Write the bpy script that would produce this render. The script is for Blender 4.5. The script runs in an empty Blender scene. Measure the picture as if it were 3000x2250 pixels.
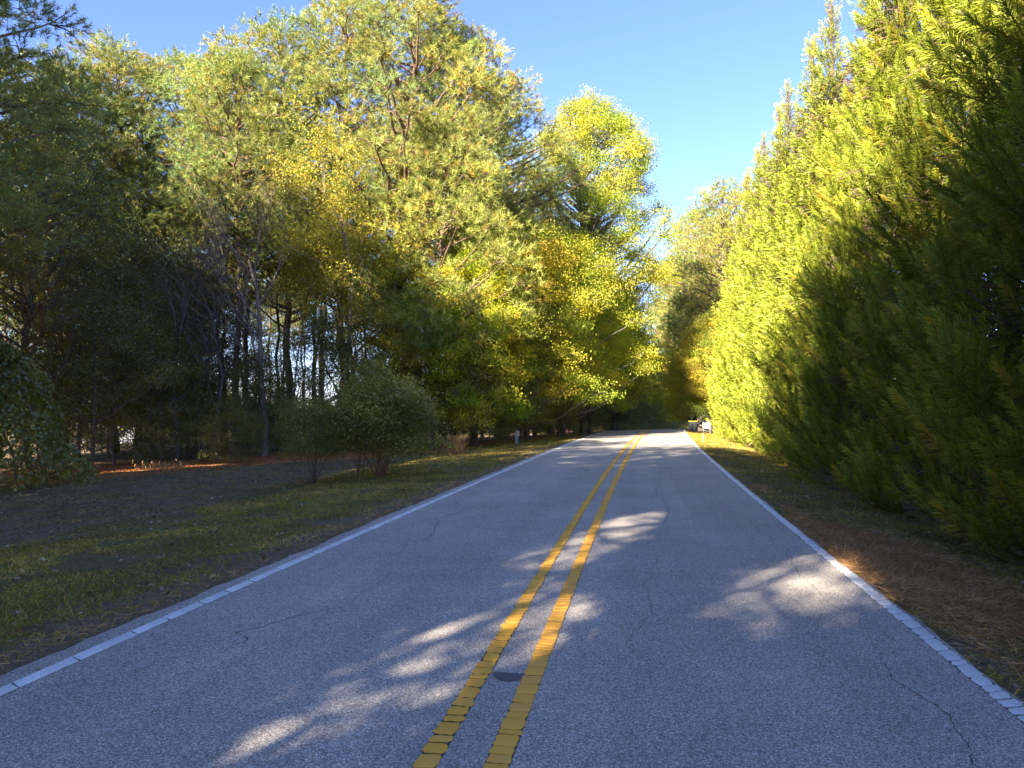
import bpy, math, random
import numpy as np
from mathutils import Vector, Matrix, noise as mnoise

S = bpy.context.scene
COL = S.collection
R_ = math.radians

# ------------------------------------------------------------------ camera, sky, sun
EYE = 1.75
YAW = R_(9.76)
PITCH = R_(1.9)
cam_d = bpy.data.cameras.new("camera")
cam_d.sensor_width = 36.0
cam_d.lens = 26.0
cam_d.clip_start = 0.05
cam_d.clip_end = 3000.0
cam = bpy.data.objects.new("camera", cam_d)
COL.objects.link(cam)
cam.location = (0, 0, EYE)
cam.rotation_euler = (R_(90) + PITCH, 0, YAW)
S.camera = cam

SUN_AZ = R_(23)      # the sun stands behind the camera and to the left
SUN_EL = R_(25)
SV = np.array([-math.sin(SUN_AZ) * math.cos(SUN_EL), -math.cos(SUN_AZ) * math.cos(SUN_EL), math.sin(SUN_EL)])

world = bpy.data.worlds.new("World")
S.world = world
world.use_nodes = True
wn = world.node_tree
bg = wn.nodes["Background"]
sky = wn.nodes.new("ShaderNodeTexSky")
sky.sky_type = 'NISHITA'
sky.sun_disc = False
sky.sun_elevation = SUN_EL
sky.sun_rotation = math.atan2(SV[0], SV[1])
sky.air_density = 1.0
sky.dust_density = 0.1
sky.ozone_density = 2.6
sky.altitude = 600
tintn = wn.nodes.new("ShaderNodeMix"); tintn.data_type = 'RGBA'; tintn.blend_type = 'MULTIPLY'
tintn.inputs[0].default_value = 1.0
tintn.inputs[7].default_value = (.56, .57, .80, 1)      # a deeper blue over the whole sky
wn.links.new(sky.outputs[0], tintn.inputs[6])
wn.links.new(tintn.outputs[2], bg.inputs[0])
bg.inputs[1].default_value = 0.10

sun_d = bpy.data.lights.new("sun", 'SUN')
sun_d.energy = 5.0
sun_d.angle = R_(0.53)
sun_d.color = (1.0, 0.87, 0.68)
sun = bpy.data.objects.new("sun", sun_d)
COL.objects.link(sun)
sun.rotation_euler = Vector(SV).to_track_quat('Z', 'Y').to_euler()
sun.location = (-20, -30, 40)

S.view_settings.view_transform = 'Standard'
S.view_settings.look = 'None'
S.view_settings.gamma = 1.0
S.view_settings.use_curve_mapping = False
S.view_settings.exposure = 2.5
S.render.engine = 'CYCLES'
S.cycles.max_bounces = 6
S.cycles.diffuse_bounces = 3
S.cycles.glossy_bounces = 2
S.cycles.transmission_bounces = 3
S.cycles.transparent_max_bounces = 4
S.cycles.sample_clamp_indirect = 4.0

# ------------------------------------------------------------------ helpers
def spot(px, depth):
    """bearing (in 2212-wide picture units) and depth from the eye -> ground X, Y"""
    xc = (px - 1106.0) / 1598.0 * depth
    return (xc * math.cos(YAW) - depth * math.sin(YAW), depth * math.cos(YAW) + xc * math.sin(YAW))

def hgt(py, depth):
    return (883.0 - py) / 1598.0 * depth + EYE

def road_cx(y):
    y = np.asarray(y, float)
    a = 3.8e-4
    return -0.875 + np.where(y < 72, a * np.maximum(y, 0) ** 2, a * 72 * 72 + 2 * a * 72 * (y - 72) - 0.0013 * (np.maximum(y - 72, 0)) ** 2)

def road_z(y, u=0.0):
    y = np.asarray(y, float)
    d = np.maximum(y - 60, 0)
    z = -np.where(d < 40, 0.0014 * d * d, 0.0014 * 1600 + 0.112 * (np.minimum(d, 120) - 40))
    tilt = np.clip((y - 46) / 20, 0, 1) ** 2 * 0.04 * np.minimum(np.asarray(u, float) - 1.5, 0)
    return z + np.maximum(tilt, -0.5)

def sstep(a, b, x):
    t = np.clip((x - a) / (b - a), 0, 1)
    return t * t * (3 - 2 * t)

def vnoise(x, y, sc, seed=0):
    """cheap smooth value noise for arrays"""
    x = np.asarray(x, float) / sc + 91.7 * (seed + 1)
    y = np.asarray(y, float) / sc + 37.3 * (seed + 1)
    xi, yi = np.floor(x), np.floor(y)
    fx, fy = x - xi, y - yi
    fx, fy = fx * fx * (3 - 2 * fx), fy * fy * (3 - 2 * fy)
    def h(a, b):
        v = np.sin(a * 127.1 + b * 311.7 + seed * 17.3) * 43758.5453
        return v - np.floor(v)
    return (h(xi, yi) * (1 - fx) + h(xi + 1, yi) * fx) * (1 - fy) + (h(xi, yi + 1) * (1 - fx) + h(xi + 1, yi + 1) * fx) * fy

def ground_z(x, y):
    x = np.asarray(x, float); y = np.asarray(y, float)
    u = x - road_cx(y)
    base = road_z(y, np.clip(u, -3.3, 3.3))
    sl = np.maximum(-u - 3.3, 0)
    sr = np.maximum(u - 3.1, 0)
    z = base - 0.012
    z = z - 0.10 * sstep(0.0, 1.2, sl) - 0.42 * sstep(1.0, 9, sl) - 0.35 * sstep(8, 20, sl)
    z = z - 0.10 * sstep(0.0, 1.0, sr) - 0.32 * sstep(0.8, 4.0, sr)
    off = np.maximum(sl, sr)
    z = z + (vnoise(x, y, 1.7, 3) - 0.5) * 0.07 * sstep(0.3, 3, off) + (vnoise(x, y, 6.5, 4) - 0.5) * 0.25 * sstep(3, 10, off)
    z = z + (vnoise(x, y, 0.35, 5) - 0.5) * 0.03 * sstep(0.1, 1, off)
    z = np.where((u > -3.22) & (u < 3.06), base - 0.07, z)
    return z

def gz(x, y):
    return float(ground_z(x, y))

def tag(o, label=None, cat=None, group=None, kind=None):
    if label: o['label'] = label
    if cat: o['category'] = cat
    if group: o['group'] = group
    if kind: o['kind'] = kind
    return o

def mesh_np(name, V, faces, mat, tint=None, smooth=False):
    """faces: list of integer arrays, each (n,3) or (n,4)"""
    me = bpy.data.meshes.new(name)
    V = np.ascontiguousarray(V, dtype=np.float32)
    faces = [np.asarray(f, dtype=np.int32) for f in faces if len(f)]
    me.vertices.add(len(V))
    me.vertices.foreach_set("co", V.ravel())
    nl = sum(f.size for f in faces)
    nf = sum(len(f) for f in faces)
    me.loops.add(nl)
    me.polygons.add(nf)
    me.loops.foreach_set("vertex_index", np.concatenate([f.ravel() for f in faces]))
    tot = np.concatenate([np.full(len(f), f.shape[1], np.int32) for f in faces])
    st = np.concatenate([[0], np.cumsum(tot)[:-1]]).astype(np.int32)
    me.polygons.foreach_set("loop_start", st)
    me.polygons.foreach_set("loop_total", tot)
    if smooth:
        me.polygons.foreach_set("use_smooth", np.ones(nf, bool))
    me.update(calc_edges=True)
    if tint is not None:
        ca = me.color_attributes.new("tint", 'FLOAT_COLOR', 'POINT')
        T = np.ones((len(V), 4), np.float32)
        T[:, :3] = tint
        ca.data.foreach_set("color", T.ravel())
    if mat is not None:
        me.materials.append(mat)
    return me

class Geo:
    def __init__(s):
        s.V = []; s.F3 = []; s.F4 = []; s.T = []; s.n = 0
    def add(s, V, F, T=None):
        V = np.asarray(V, float).reshape(-1, 3)
        F = np.asarray(F, int)
        (s.F3 if F.shape[1] == 3 else s.F4).append(F + s.n)
        s.V.append(V)
        if T is None: T = np.ones((len(V), 3))
        s.T.append(np.broadcast_to(np.asarray(T, float), (len(V), 3)))
        s.n += len(V)
    def mesh(s, name, mat, smooth=False):
        fs = []
        if s.F3: fs.append(np.concatenate(s.F3))
        if s.F4: fs.append(np.concatenate(s.F4))
        return mesh_np(name, np.concatenate(s.V), fs, mat, np.concatenate(s.T), smooth)

def obj(name, me, parent=None, loc=None, rot=None, scale=None):
    o = bpy.data.objects.new(name, me)
    COL.objects.link(o)
    if parent is not None: o.parent = parent
    if loc is not None: o.location = loc
    if rot is not None: o.rotation_euler = rot
    if scale is not None: o.scale = scale if hasattr(scale, '__len__') else (scale,) * 3
    return o

def empty(name, loc, rz=0.0, sc=1.0):
    o = obj(name, None, None, loc, (0, 0, rz), sc)
    o.empty_display_size = 0.3
    return o

def norm(a):
    return a / np.maximum(np.linalg.norm(a, axis=-1, keepdims=True), 1e-9)

def tube(geo, P, rad, n=6, T=None, cap=False):
    P = np.asarray(P, float); rad = np.asarray(rad, float)
    k = len(P)
    tan = norm(np.gradient(P, axis=0))
    ref = np.array([1.0, 0.13, 0.07]) if abs(tan[0][2]) > 0.7 else np.array([0.03, 0.05, 1.0])
    a = norm(np.cross(tan, ref)); b = np.cross(tan, a)
    th = np.linspace(0, 2 * math.pi, n, endpoint=False)
    ring = P[:, None, :] + rad[:, None, None] * (np.cos(th)[None, :, None] * a[:, None, :] + np.sin(th)[None, :, None] * b[:, None, :])
    V = ring.reshape(-1, 3)
    i = np.arange(k - 1)[:, None] * n; j = np.arange(n)[None, :]
    F = np.stack([i + j, i + (j + 1) % n, i + n + (j + 1) % n, i + n + j], -1).reshape(-1, 4)
    geo.add(V, F, T)

def leaves(geo, P, D, L, W, T, rng, up=0.35):
    """one folded-free rhombic leaf per point"""
    n = len(P)
    D = norm(D)
    N = norm(rng.normal(size=(n, 3)) + np.array([0, 0, up]))
    Sd = norm(np.cross(D, N))
    N2 = np.cross(Sd, D)
    L = np.broadcast_to(np.asarray(L, float), (n,))[:, None]; W = np.broadcast_to(np.asarray(W, float), (n,))[:, None]
    V = np.stack([P, P + D * L * .45 + Sd * W * .5 + N2 * L * .08, P + D * L, P + D * L * .45 - Sd * W * .5 + N2 * L * .08], 1)
    F = np.arange(n * 4).reshape(n, 4)
    geo.add(V.reshape(-1, 3), F, np.repeat(T, 4, axis=0))

def needles(geo, P, D, L, W, T, rng):
    n = len(P)
    D = norm(D)
    Sd = norm(np.cross(D, rng.normal(size=(n, 3))))
    L = np.broadcast_to(np.asarray(L, float), (n,))[:, None]
    V = np.stack([P + Sd * W * .5, P - Sd * W * .5, P + D * L + np.array([0, 0, -1.0]) * L * .06], 1)
    geo.add(V.reshape(-1, 3), np.arange(n * 3).reshape(n, 3), np.repeat(T, 3, axis=0))

def cords(geo, P, D, L, W, T, rng, droop=0.25):
    """ribbons of two quads that bend down towards the tip"""
    n = len(P)
    D = norm(D)
    Sd = norm(np.cross(D, rng.normal(size=(n, 3))))
    L = np.broadcast_to(np.asarray(L, float), (n,))[:, None]
    dn = np.array([0, 0, -1.0])
    A = P; B = P + D * L * .5 + dn * L * droop * .15; C = P + D * L + dn * L * droop
    V = np.stack([A + Sd * W * .4, A - Sd * W * .4, B + Sd * W * .5, B - Sd * W * .5, C + Sd * W * .22, C - Sd * W * .22], 1)
    b = np.arange(n)[:, None] * 6
    F = np.concatenate([b + np.array([[0, 1, 3, 2]]), b + np.array([[2, 3, 5, 4]])])
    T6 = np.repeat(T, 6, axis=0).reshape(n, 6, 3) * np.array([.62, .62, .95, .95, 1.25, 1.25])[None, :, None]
    geo.add(V.reshape(-1, 3), F, T6.reshape(-1, 3))

# ------------------------------------------------------------------ materials
def mat(name):
    m = bpy.data.materials.new(name)
    m.use_nodes = True
    nt = m.node_tree
    for n in list(nt.nodes): nt.nodes.remove(n)
    out = nt.nodes.new("ShaderNodeOutputMaterial")
    return m, nt, out

def nd(nt, t, **kw):
    n = nt.nodes.new(t)
    for k, v in kw.items():
        if k.startswith('i_'):
            n.inputs[int(k[2:]) if k[2:].isdigit() else k[2:].replace('_', ' ')].default_value = v
        else:
            setattr(n, k, v)
    return n

def ramp(nt, fac, stops):
    r = nt.nodes.new("ShaderNodeValToRGB")
    el = r.color_ramp.elements
    while len(el) < len(stops): el.new(0.5)
    for e, (p, c) in zip(el, stops):
        e.position = p
        e.color = (c[0], c[1], c[2], 1) if hasattr(c, '__len__') else (c, c, c, 1)
    nt.links.new(fac, r.inputs[0])
    return r.outputs[0]

def mixc(nt, fac, a, b, mode='MIX'):
    m = nt.nodes.new("ShaderNodeMix"); m.data_type = 'RGBA'; m.blend_type = mode
    for sock, v in ((m.inputs[0], fac), (m.inputs[6], a), (m.inputs[7], b)):
        if hasattr(v, 'links'): nt.links.new(v, sock)
        elif hasattr(v, '__len__'): sock.default_value = (v[0], v[1], v[2], 1)
        else: sock.default_value = v
    return m.outputs[2]

def noisef(nt, scale, detail=3, rough=.55, vec=None, out=0):
    n = nd(nt, "ShaderNodeTexNoise"); n.inputs['Scale'].default_value = scale
    n.inputs['Detail'].default_value = detail; n.inputs['Roughness'].default_value = rough
    if vec is None:
        vec = nd(nt, "ShaderNodeTexCoord").outputs['Object']
    nt.links.new(vec, n.inputs['Vector'])
    return n.outputs[out]

def foliage(name, base, translucent=0.35, gloss=0.05, var=0.35, rough=.45):
    m, nt, out = mat(name)
    at = nd(nt, "ShaderNodeAttribute", attribute_name="tint")
    oi = nd(nt, "ShaderNodeObjectInfo")
    c = mixc(nt, 1.0, at.outputs['Color'], base, 'MULTIPLY')
    c = mixc(nt, 1.0, c, oi.outputs['Color'], 'MULTIPLY')
    nz = noisef(nt, 0.9, 2)
    v = ramp(nt, nz, [(0.3, 1 - var), (0.7, 1 + var * .6)])
    c = mixc(nt, 1.0, c, v, 'MULTIPLY')
    d = nd(nt, "ShaderNodeBsdfDiffuse"); t = nd(nt, "ShaderNodeBsdfTranslucent"); g = nd(nt, "ShaderNodeBsdfGlossy")
    g.inputs['Roughness'].default_value = rough
    nt.links.new(c, d.inputs[0]); 
    ct = mixc(nt, 1.0, c, (1.0, 1.05, .75), 'MULTIPLY')
    nt.links.new(ct, t.inputs[0])
    m1 = nd(nt, "ShaderNodeMixShader"); m1.inputs[0].default_value = translucent
    nt.links.new(d.outputs[0], m1.inputs[1]); nt.links.new(t.outputs[0], m1.inputs[2])
    m2 = nd(nt, "ShaderNodeMixShader"); m2.inputs[0].default_value = gloss
    nt.links.new(m1.outputs[0], m2.inputs[1]); nt.links.new(g.outputs[0], m2.inputs[2])
    nt.links.new(m2.outputs[0], out.inputs[0])
    return m

def solid(name, col, rough=.8, var=.25, scale=4.0, bump=0.0, bscale=30.0, detail=4):
    m, nt, out = mat(name)
    p = nd(nt, "ShaderNodeBsdfPrincipled"); p.inputs['Roughness'].default_value = rough
    nz = noisef(nt, scale, detail)
    v = ramp(nt, nz, [(0.3, 1 - var), (0.7, 1 + var)])
    c = mixc(nt, 1.0, v, col, 'MULTIPLY')
    at = nd(nt, "ShaderNodeObjectInfo")
    c = mixc(nt, 1.0, c, at.outputs['Color'], 'MULTIPLY')
    nt.links.new(c, p.inputs['Base Color'])
    if bump:
        b = nd(nt, "ShaderNodeBump"); b.inputs['Strength'].default_value = bump; b.inputs['Distance'].default_value = .02
        nt.links.new(noisef(nt, bscale, 4), b.inputs['Height']); nt.links.new(b.outputs[0], p.inputs['Normal'])
    nt.links.new(p.outputs[0], out.inputs[0])
    return m

def bark(name, dark, light, sc=(14, 14, 2.2)):
    m, nt, out = mat(name)
    p = nd(nt, "ShaderNodeBsdfPrincipled"); p.inputs['Roughness'].default_value = .9
    tc = nd(nt, "ShaderNodeTexCoord")
    mp = nd(nt, "ShaderNodeMapping"); mp.inputs['Scale'].default_value = sc
    nt.links.new(tc.outputs['Object'], mp.inputs['Vector'])
    vo = nd(nt, "ShaderNodeTexVoronoi", feature='DISTANCE_TO_EDGE'); vo.inputs['Scale'].default_value = 1.0
    nz = noisef(nt, 3.0, 4, vec=mp.outputs[0])
    mv = nd(nt, "ShaderNodeVectorMath", operation='ADD')
    nt.links.new(mp.outputs[0], mv.inputs[0])
    nn = nd(nt, "ShaderNodeTexNoise"); nn.inputs['Scale'].default_value = 1.3; nt.links.new(mp.outputs[0], nn.inputs['Vector'])
    nt.links.new(nn.outputs['Color'], mv.inputs[1])
    nt.links.new(mv.outputs[0], vo.inputs['Vector'])
    f = ramp(nt, vo.outputs['Distance'], [(0.0, 0.0), (0.16, 1.0)])
    c = mixc(nt, f, dark, light)
    c = mixc(nt, 1.0, c, ramp(nt, nz, [(0.3, .7), (.7, 1.25)]), 'MULTIPLY')
    at = nd(nt, "ShaderNodeObjectInfo")
    c = mixc(nt, 1.0, c, at.outputs['Color'], 'MULTIPLY')
    nt.links.new(c, p.inputs['Base Color'])
    b = nd(nt, "ShaderNodeBump"); b.inputs['Strength'].default_value = .8; b.inputs['Distance'].default_value = .03
    nt.links.new(f, b.inputs['Height']); nt.links.new(b.outputs[0], p.inputs['Normal'])
    nt.links.new(p.outputs[0], out.inputs[0])
    return m

M_PINE = foliage("pine_needles", (.31, .335, .09), .25, .03)
M_LEAF = foliage("broad_leaves", (.42, .43, .045), .42, .02)
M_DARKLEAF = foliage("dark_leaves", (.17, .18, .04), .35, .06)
M_CYP = foliage("cypress_foliage", (.355, .42, .040), .20, .03, .22)
M_GRASS = foliage("grass_blades", (.33, .26, .05), .3, .04, .4)
M_STRAW = foliage("pine_straw_needles", (.46, .25, .11), .1, .03, .3)
M_LITTER = foliage("fallen_leaf", (.40, .30, .17), .1, .05, .2)
M_BARK = bark("pine_bark", (.07, .045, .032), (.24, .15, .10))
M_BARK2 = bark("grey_bark", (.08, .07, .06), (.20, .17, .14), (18, 18, 3))
M_TWIG = bark("pale_twig_bark", (.20, .15, .11), (.36, .28, .21), (20, 20, 4))
M_STEM = bark("brown_stem_bark", (.10, .065, .045), (.23, .15, .10), (30, 30, 6))

# ------------------------------------------------------------------ ground
def axis(parts):
    out = []
    for a, b, st in parts: out.append(np.arange(a, b, st))
    out.append([parts[-1][1]])
    return np.concatenate(out)

xs = axis([(-900, -200, 50), (-200, -60, 6), (-60, -26, 1.0), (-26, 12, .22), (12, 40, 1.2), (40, 200, 8), (200, 900, 50)])
ys = axis([(-300, -40, 20), (-40, -4, 2.0), (-4, 26, .22), (26, 70, .4), (70, 130, 2.0), (130, 300, 8), (300, 1500, 60)])
X, Y = np.meshgrid(xs, ys)
Z = ground_z(X, Y)
nx, ny = len(xs), len(ys)
u = X - road_cx(Y)
sl = -u - 3.3; sr = u - 3.1
n1 = vnoise(X, Y, 2.2, 1); n2 = vnoise(X, Y, .8, 2); n3 = vnoise(X, Y, 5.0, 7); nb = vnoise(X, Y, .45, 12)
# weights: r = green turf, g = rusty straw, b = dead grey thatch beside the asphalt
green = sstep(.15, .7, sl + n2 * .6 - .3) * (1 - sstep(3.6, 5.6, sl + (n1 - .5) * 2.6 + (nb - .5) * 1.2 - np.clip((Y - 14) * .12, 0, 4.5)))
greenr = sstep(.05, .5, sr + n2 * .6 - .3) * (1 - sstep(2.4, 3.5, sr + (n1 - .5) * 1.2))
thatch = np.exp(-((sl - .45 - n1 * .5) / .45) ** 2) * (.35 + .65 * (n2 > .35)) + np.exp(-((sr - .25 - n1 * .3) / .3) ** 2) * .6
def edge_d(x, y):
    """signed distance-like value: > 0 inside the wood, measured from the line (-24,28) .. (-6,56)"""
    return (x + 24) * -0.841 + (y - 28) * 0.541
ed = edge_d(X, Y)
straw = np.exp(-((ed + 3.4 + (n3 - .5) * 3) / 3.2) ** 2) * (sl > 2.4) * sstep(.2, .45, n1 * .6 + n3 * .5 + .15)
straw = np.maximum(straw, (sl > 3) * sstep(0, 2, ed) * .75 * (1 - sstep(2.5, 6, ed)))  # straw gives way to dark soil deep inside, standing in for shade
sp = np.exp(-(((X - 2.85 - (n2 - .5) * .8) / .55) ** 2 + ((Y - 9.2 - (n1 - .5) * 1.2) / 2.1) ** 2)) * 1.3
sp = np.maximum(sp, np.exp(-(((sr - 3.0) / 1.0) ** 2)) * .3)
sp = np.maximum(sp, (Y > 34) * (sr > .3) * sstep(.25, .6, n1) * .9)
straw = np.clip(np.maximum(straw, sp), 0, 1)
W = np.stack([np.clip(np.maximum(green, greenr), 0, 1), straw, np.clip(thatch, 0, 1)], -1).reshape(-1, 3)
ii = (np.arange(ny - 1)[:, None] * nx + np.arange(nx - 1)[None, :]).ravel()
F = np.stack([ii, ii + 1, ii + nx + 1, ii + nx], -1)

m, nt, out = mat("ground_soil")
p = nd(nt, "ShaderNodeBsdfPrincipled"); p.inputs['Roughness'].default_value = .95
at = nd(nt, "ShaderNodeAttribute", attribute_name="tint")
sep = nd(nt, "ShaderNodeSeparateColor"); nt.links.new(at.outputs['Color'], sep.inputs[0])
nf = noisef(nt, 22, 5, .65); nm = noisef(nt, 3.0, 4); nff = noisef(nt, 90, 4, .7)
def wob(sock, amt=.9, src=None):
    a = nd(nt, "ShaderNodeMath", operation='SUBTRACT'); nt.links.new(src or nf, a.inputs[0]); a.inputs[1].default_value = .5
    b = nd(nt, "ShaderNodeMath", operation='MULTIPLY_ADD'); nt.links.new(a.outputs[0], b.inputs[0]); b.inputs[1].default_value = amt; nt.links.new(sock, b.inputs[2])
    return ramp(nt, b.outputs[0], [(.3, 0.0), (.62, 1.0)])
soil = ramp(nt, nff, [(.3, (.05, .034, .02)), (.45, (.14, .10, .06)), (.58, (.22, .16, .09)), (.72, (.42, .31, .18))])
turf = ramp(nt, nf, [(.3, (.07, .058, .018)), (.55, (.16, .13, .035)), (.75, (.26, .20, .07))])
strw = ramp(nt, nff, [(.3, (.16, .075, .03)), (.55, (.36, .19, .08)), (.75, (.55, .34, .17))])
thc = ramp(nt, nff, [(.3, (.05, .04, .03)), (.55, (.16, .125, .09)), (.75, (.32, .25, .18))])
c = mixc(nt, wob(sep.outputs[0]), soil, turf)
c = mixc(nt, wob(sep.outputs[1]), c, strw)
lit2 = nd(nt, "ShaderNodeTexVoronoi"); lit2.inputs['Scale'].default_value = 34; nt.links.new(nd(nt, "ShaderNodeTexCoord").outputs['Object'], lit2.inputs['Vector'])
s3 = nd(nt, "ShaderNodeSeparateColor"); nt.links.new(lit2.outputs['Color'], s3.inputs[0])
c = mixc(nt, 1.0, c, ramp(nt, s3.outputs[0], [(0, .6), (.8, 1.1), (1, 1.7)]), 'MULTIPLY')
c = mixc(nt, wob(sep.outputs[2]), c, thc)
ar = nd(nt, "ShaderNodeAttribute", attribute_name="rust")
c = mixc(nt, wob(ar.outputs['Fac']), c, ramp(nt, nff, [(.3, (.16, .045, .018)), (.5, (.42, .14, .045)), (.72, (.72, .30, .10))]))
c = mixc(nt, 1.0, c, ramp(nt, nm, [(.3, .75), (.7, 1.2)]), 'MULTIPLY')
nt.links.new(c, p.inputs['Base Color'])
b = nd(nt, "ShaderNodeBump"); b.inputs['Strength'].default_value = 1.0; b.inputs['Distance'].default_value = .03
nt.links.new(nf, b.inputs['Height']); nt.links.new(b.outputs[0], p.inputs['Normal'])
nt.links.new(p.outputs[0], out.inputs[0])
ground = obj("ground", mesh_np("ground", np.stack([X, Y, Z], -1).reshape(-1, 3), [F], m, W, smooth=True))
rust = (sl > 2.6) * np.exp(-(np.maximum(np.abs(ed + 3.2 + (n3 - .5) * 4) - 2.6, 0) / 1.4) ** 2) * sstep(.18, .5, n1 * .5 + n3 * .6 + .12)
rust = np.where(Y > 10, rust, 0)
ra = ground.data.attributes.new("rust", 'FLOAT', 'POINT'); ra.data.foreach_set("value", rust.ravel().astype(np.float32))
tag(ground, kind='structure', label="dark leaf-strewn verge and woodland floor on both sides of the road")

# ------------------------------------------------------------------ road
ry = axis([(-30, 0, 1.0), (0, 20, .1), (20, 110, .5), (110, 200, 2)])
rng = np.random.default_rng(5)
ru = np.array([-3.30, -3.25, -3.05, -1.5, 0, 1.5, 2.9, 3.11, 3.16])
RY, RU = np.meshgrid(ry, ru, indexing='ij')
jit = (vnoise(ry, ry * 0, .5, 21) - .5) * .09 + (vnoise(ry, ry * 0, .13, 22) - .5) * .04
jit2 = (vnoise(ry, ry * 0, .6, 23) - .5) * .07 + (vnoise(ry, ry * 0, .15, 24) - .5) * .04
RU2 = RU.copy()
RU2[:, 0] += jit; RU2[:, 1] += jit; RU2[:, -1] += jit2; RU2[:, -2] += jit2
RZ = road_z(RY, RU2)
RZ[:, 0] -= .05; RZ[:, -1] -= .05
V = np.stack([road_cx(RY) + RU2, RY, RZ], -1).reshape(-1, 3)
k = len(ru)
ii = (np.arange(len(ry) - 1)[:, None] * k + np.arange(k - 1)[None, :]).ravel()
F = np.stack([ii, ii + 1, ii + k + 1, ii + k], -1)
m, nt, out = mat("asphalt")
p = nd(nt, "ShaderNodeBsdfPrincipled")
fine = noisef(nt, 210, 2, .6); mid = noisef(nt, 70, 3, .7); big = noisef(nt, .55, 4, .6)
vo = nd(nt, "ShaderNodeTexVoronoi"); vo.inputs['Scale'].default_value = 130
nt.links.new(nd(nt, "ShaderNodeTexCoord").outputs['Object'], vo.inputs['Vector'])
c = ramp(nt, fine, [(.34, (.07, .062, .055)), (.5, (.40, .36, .315)), (.64, (.86, .79, .70))])
c = mixc(nt, .45, c, ramp(nt, mid, [(.32, (.16, .145, .125)), (.52, (.40, .36, .315)), (.70, (.70, .64, .57))]))
sc_ = nd(nt, "ShaderNodeSeparateColor"); nt.links.new(vo.outputs['Color'], sc_.inputs[0])
c = mixc(nt, 1.0, c, ramp(nt, sc_.outputs[0], [(0, .40), (.55, .95), (1.0, 1.9)]), 'MULTIPLY')
c = mixc(nt, 1.0, c, ramp(nt, big, [(.25, .82), (.75, 1.16)]), 'MULTIPLY')
# darker tyre tracks, slightly worn
tc = nd(nt, "ShaderNodeTexCoord"); mp = nd(nt, "ShaderNodeMapping"); mp.inputs['Scale'].default_value = (1.6, .05, 1)
nt.links.new(tc.outputs['Object'], mp.inputs['Vector'])
c = mixc(nt, 1.0, c, ramp(nt, noisef(nt, 1.0, 3, vec=mp.outputs[0]), [(.3, .88), (.7, 1.1)]), 'MULTIPLY')
nt.links.new(c, p.inputs['Base Color'])
p.inputs['Roughness'].default_value = .75
b = nd(nt, "ShaderNodeBump"); b.inputs['Strength'].default_value = .6; b.inputs['Distance'].default_value = .006
nt.links.new(fine, b.inputs['Height']); nt.links.new(b.outputs[0], p.inputs['Normal'])
nt.links.new(p.outputs[0], out.inputs[0])
road = obj("road", mesh_np("road", V, [F], m, None, smooth=True))
tag(road, kind='structure', label="two-lane asphalt road with a double yellow centre line")

def road_pt(u, y, lift=.004):
    return (float(road_cx(y)) + u, y, float(road_z(y, u)) + lift)

# cracks: thin jagged dark ribbons lying on the asphalt
M_CRACK = solid("crack_dark", (.06, .055, .05), .95, .3, 30)
def crack(pts, w, seed, name='crack', kind=None):
    rg = np.random.default_rng(seed)
    P = []
    for (u0, y0), (u1, y1) in zip(pts[:-1], pts[1:]):
        L = math.hypot(u1 - u0, y1 - y0); n = max(2, int(L / .05))
        for i in range(n):
            t = i / n
            P.append((u0 + (u1 - u0) * t, y0 + (y1 - y0) * t))
    P = np.array(P)
    wander = np.cumsum(rg.normal(size=P.shape) * .012, axis=0); wander -= np.linspace(0, 1, len(P))[:, None] * wander[-1]
    P = P + wander + rg.normal(size=P.shape) * .006
    ww = w * (.35 + .9 * rg.random(len(P))) * np.sin(np.linspace(.15, math.pi - .1, len(P))) ** .5
    d = np.gradient(P, axis=0); d /= np.linalg.norm(d, axis=1, keepdims=True) + 1e-9
    nrm = np.stack([-d[:, 1], d[:, 0]], -1)
    A = P + nrm * ww[:, None] / 2; B = P - nrm * ww[:, None] / 2
    V = np.array([road_pt(a[0], a[1], .003) for a in A] + [road_pt(a[0], a[1], .003) for a in B])
    n = len(P); i = np.arange(n - 1)
    o = obj(name, mesh_np("crack", V, [np.stack([i, i + n, i + n + 1, i + 1], -1)], M_CRACK), road)
    return o
crack([(2.62, 3.4), (2.5, 4.0), (2.6, 4.6), (2.48, 5.2), (2.62, 6.3)], .007, 1)
crack([(2.6, 6.6), (2.5, 8), (2.6, 10), (2.5, 13)], .006, 10)
crack([(-2.95, 4.0), (-2.5, 4.5), (-2.3, 4.9)], .006, 3)
crack([(-2.12, 4.9), (-2.05, 5.2), (-2.2, 5.35), (-2.0, 5.9), (-1.75, 6.3)], .009, 4)
crack([(-1.75, 6.3), (-1.7, 7.3), (-1.95, 8.2)], .006, 16)
crack([(-2.0, 8.6), (-2.15, 9.3), (-2.0, 9.6), (-2.15, 11.4), (-2.0, 14)], .010, 6)
crack([(.95, 4.9), (.85, 5.6), (1.0, 6.5), (.9, 7.4), (1.05, 8.4), (1.0, 9.5)], .006, 7)
crack([(1.0, 6.5), (1.3, 6.7), (1.55, 6.6)], .006, 8)
crack([(1.25, 4.2), (1.5, 4.35), (1.9, 4.25)], .005, 9)
crack([(1.1, 10.5), (1.25, 13), (1.1, 16), (1.3, 20)], .009, 11)
crack([(-1.2, 10.5), (-1.6, 10.8), (-2.0, 10.6)], .008, 13)
crack([(-.6, 12), (-1.1, 12.4), (-1.6, 12.2)], .008, 14)
crack([(.4, 8.0), (.8, 8.1), (1.6, 7.9)], .006, 15)
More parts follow.
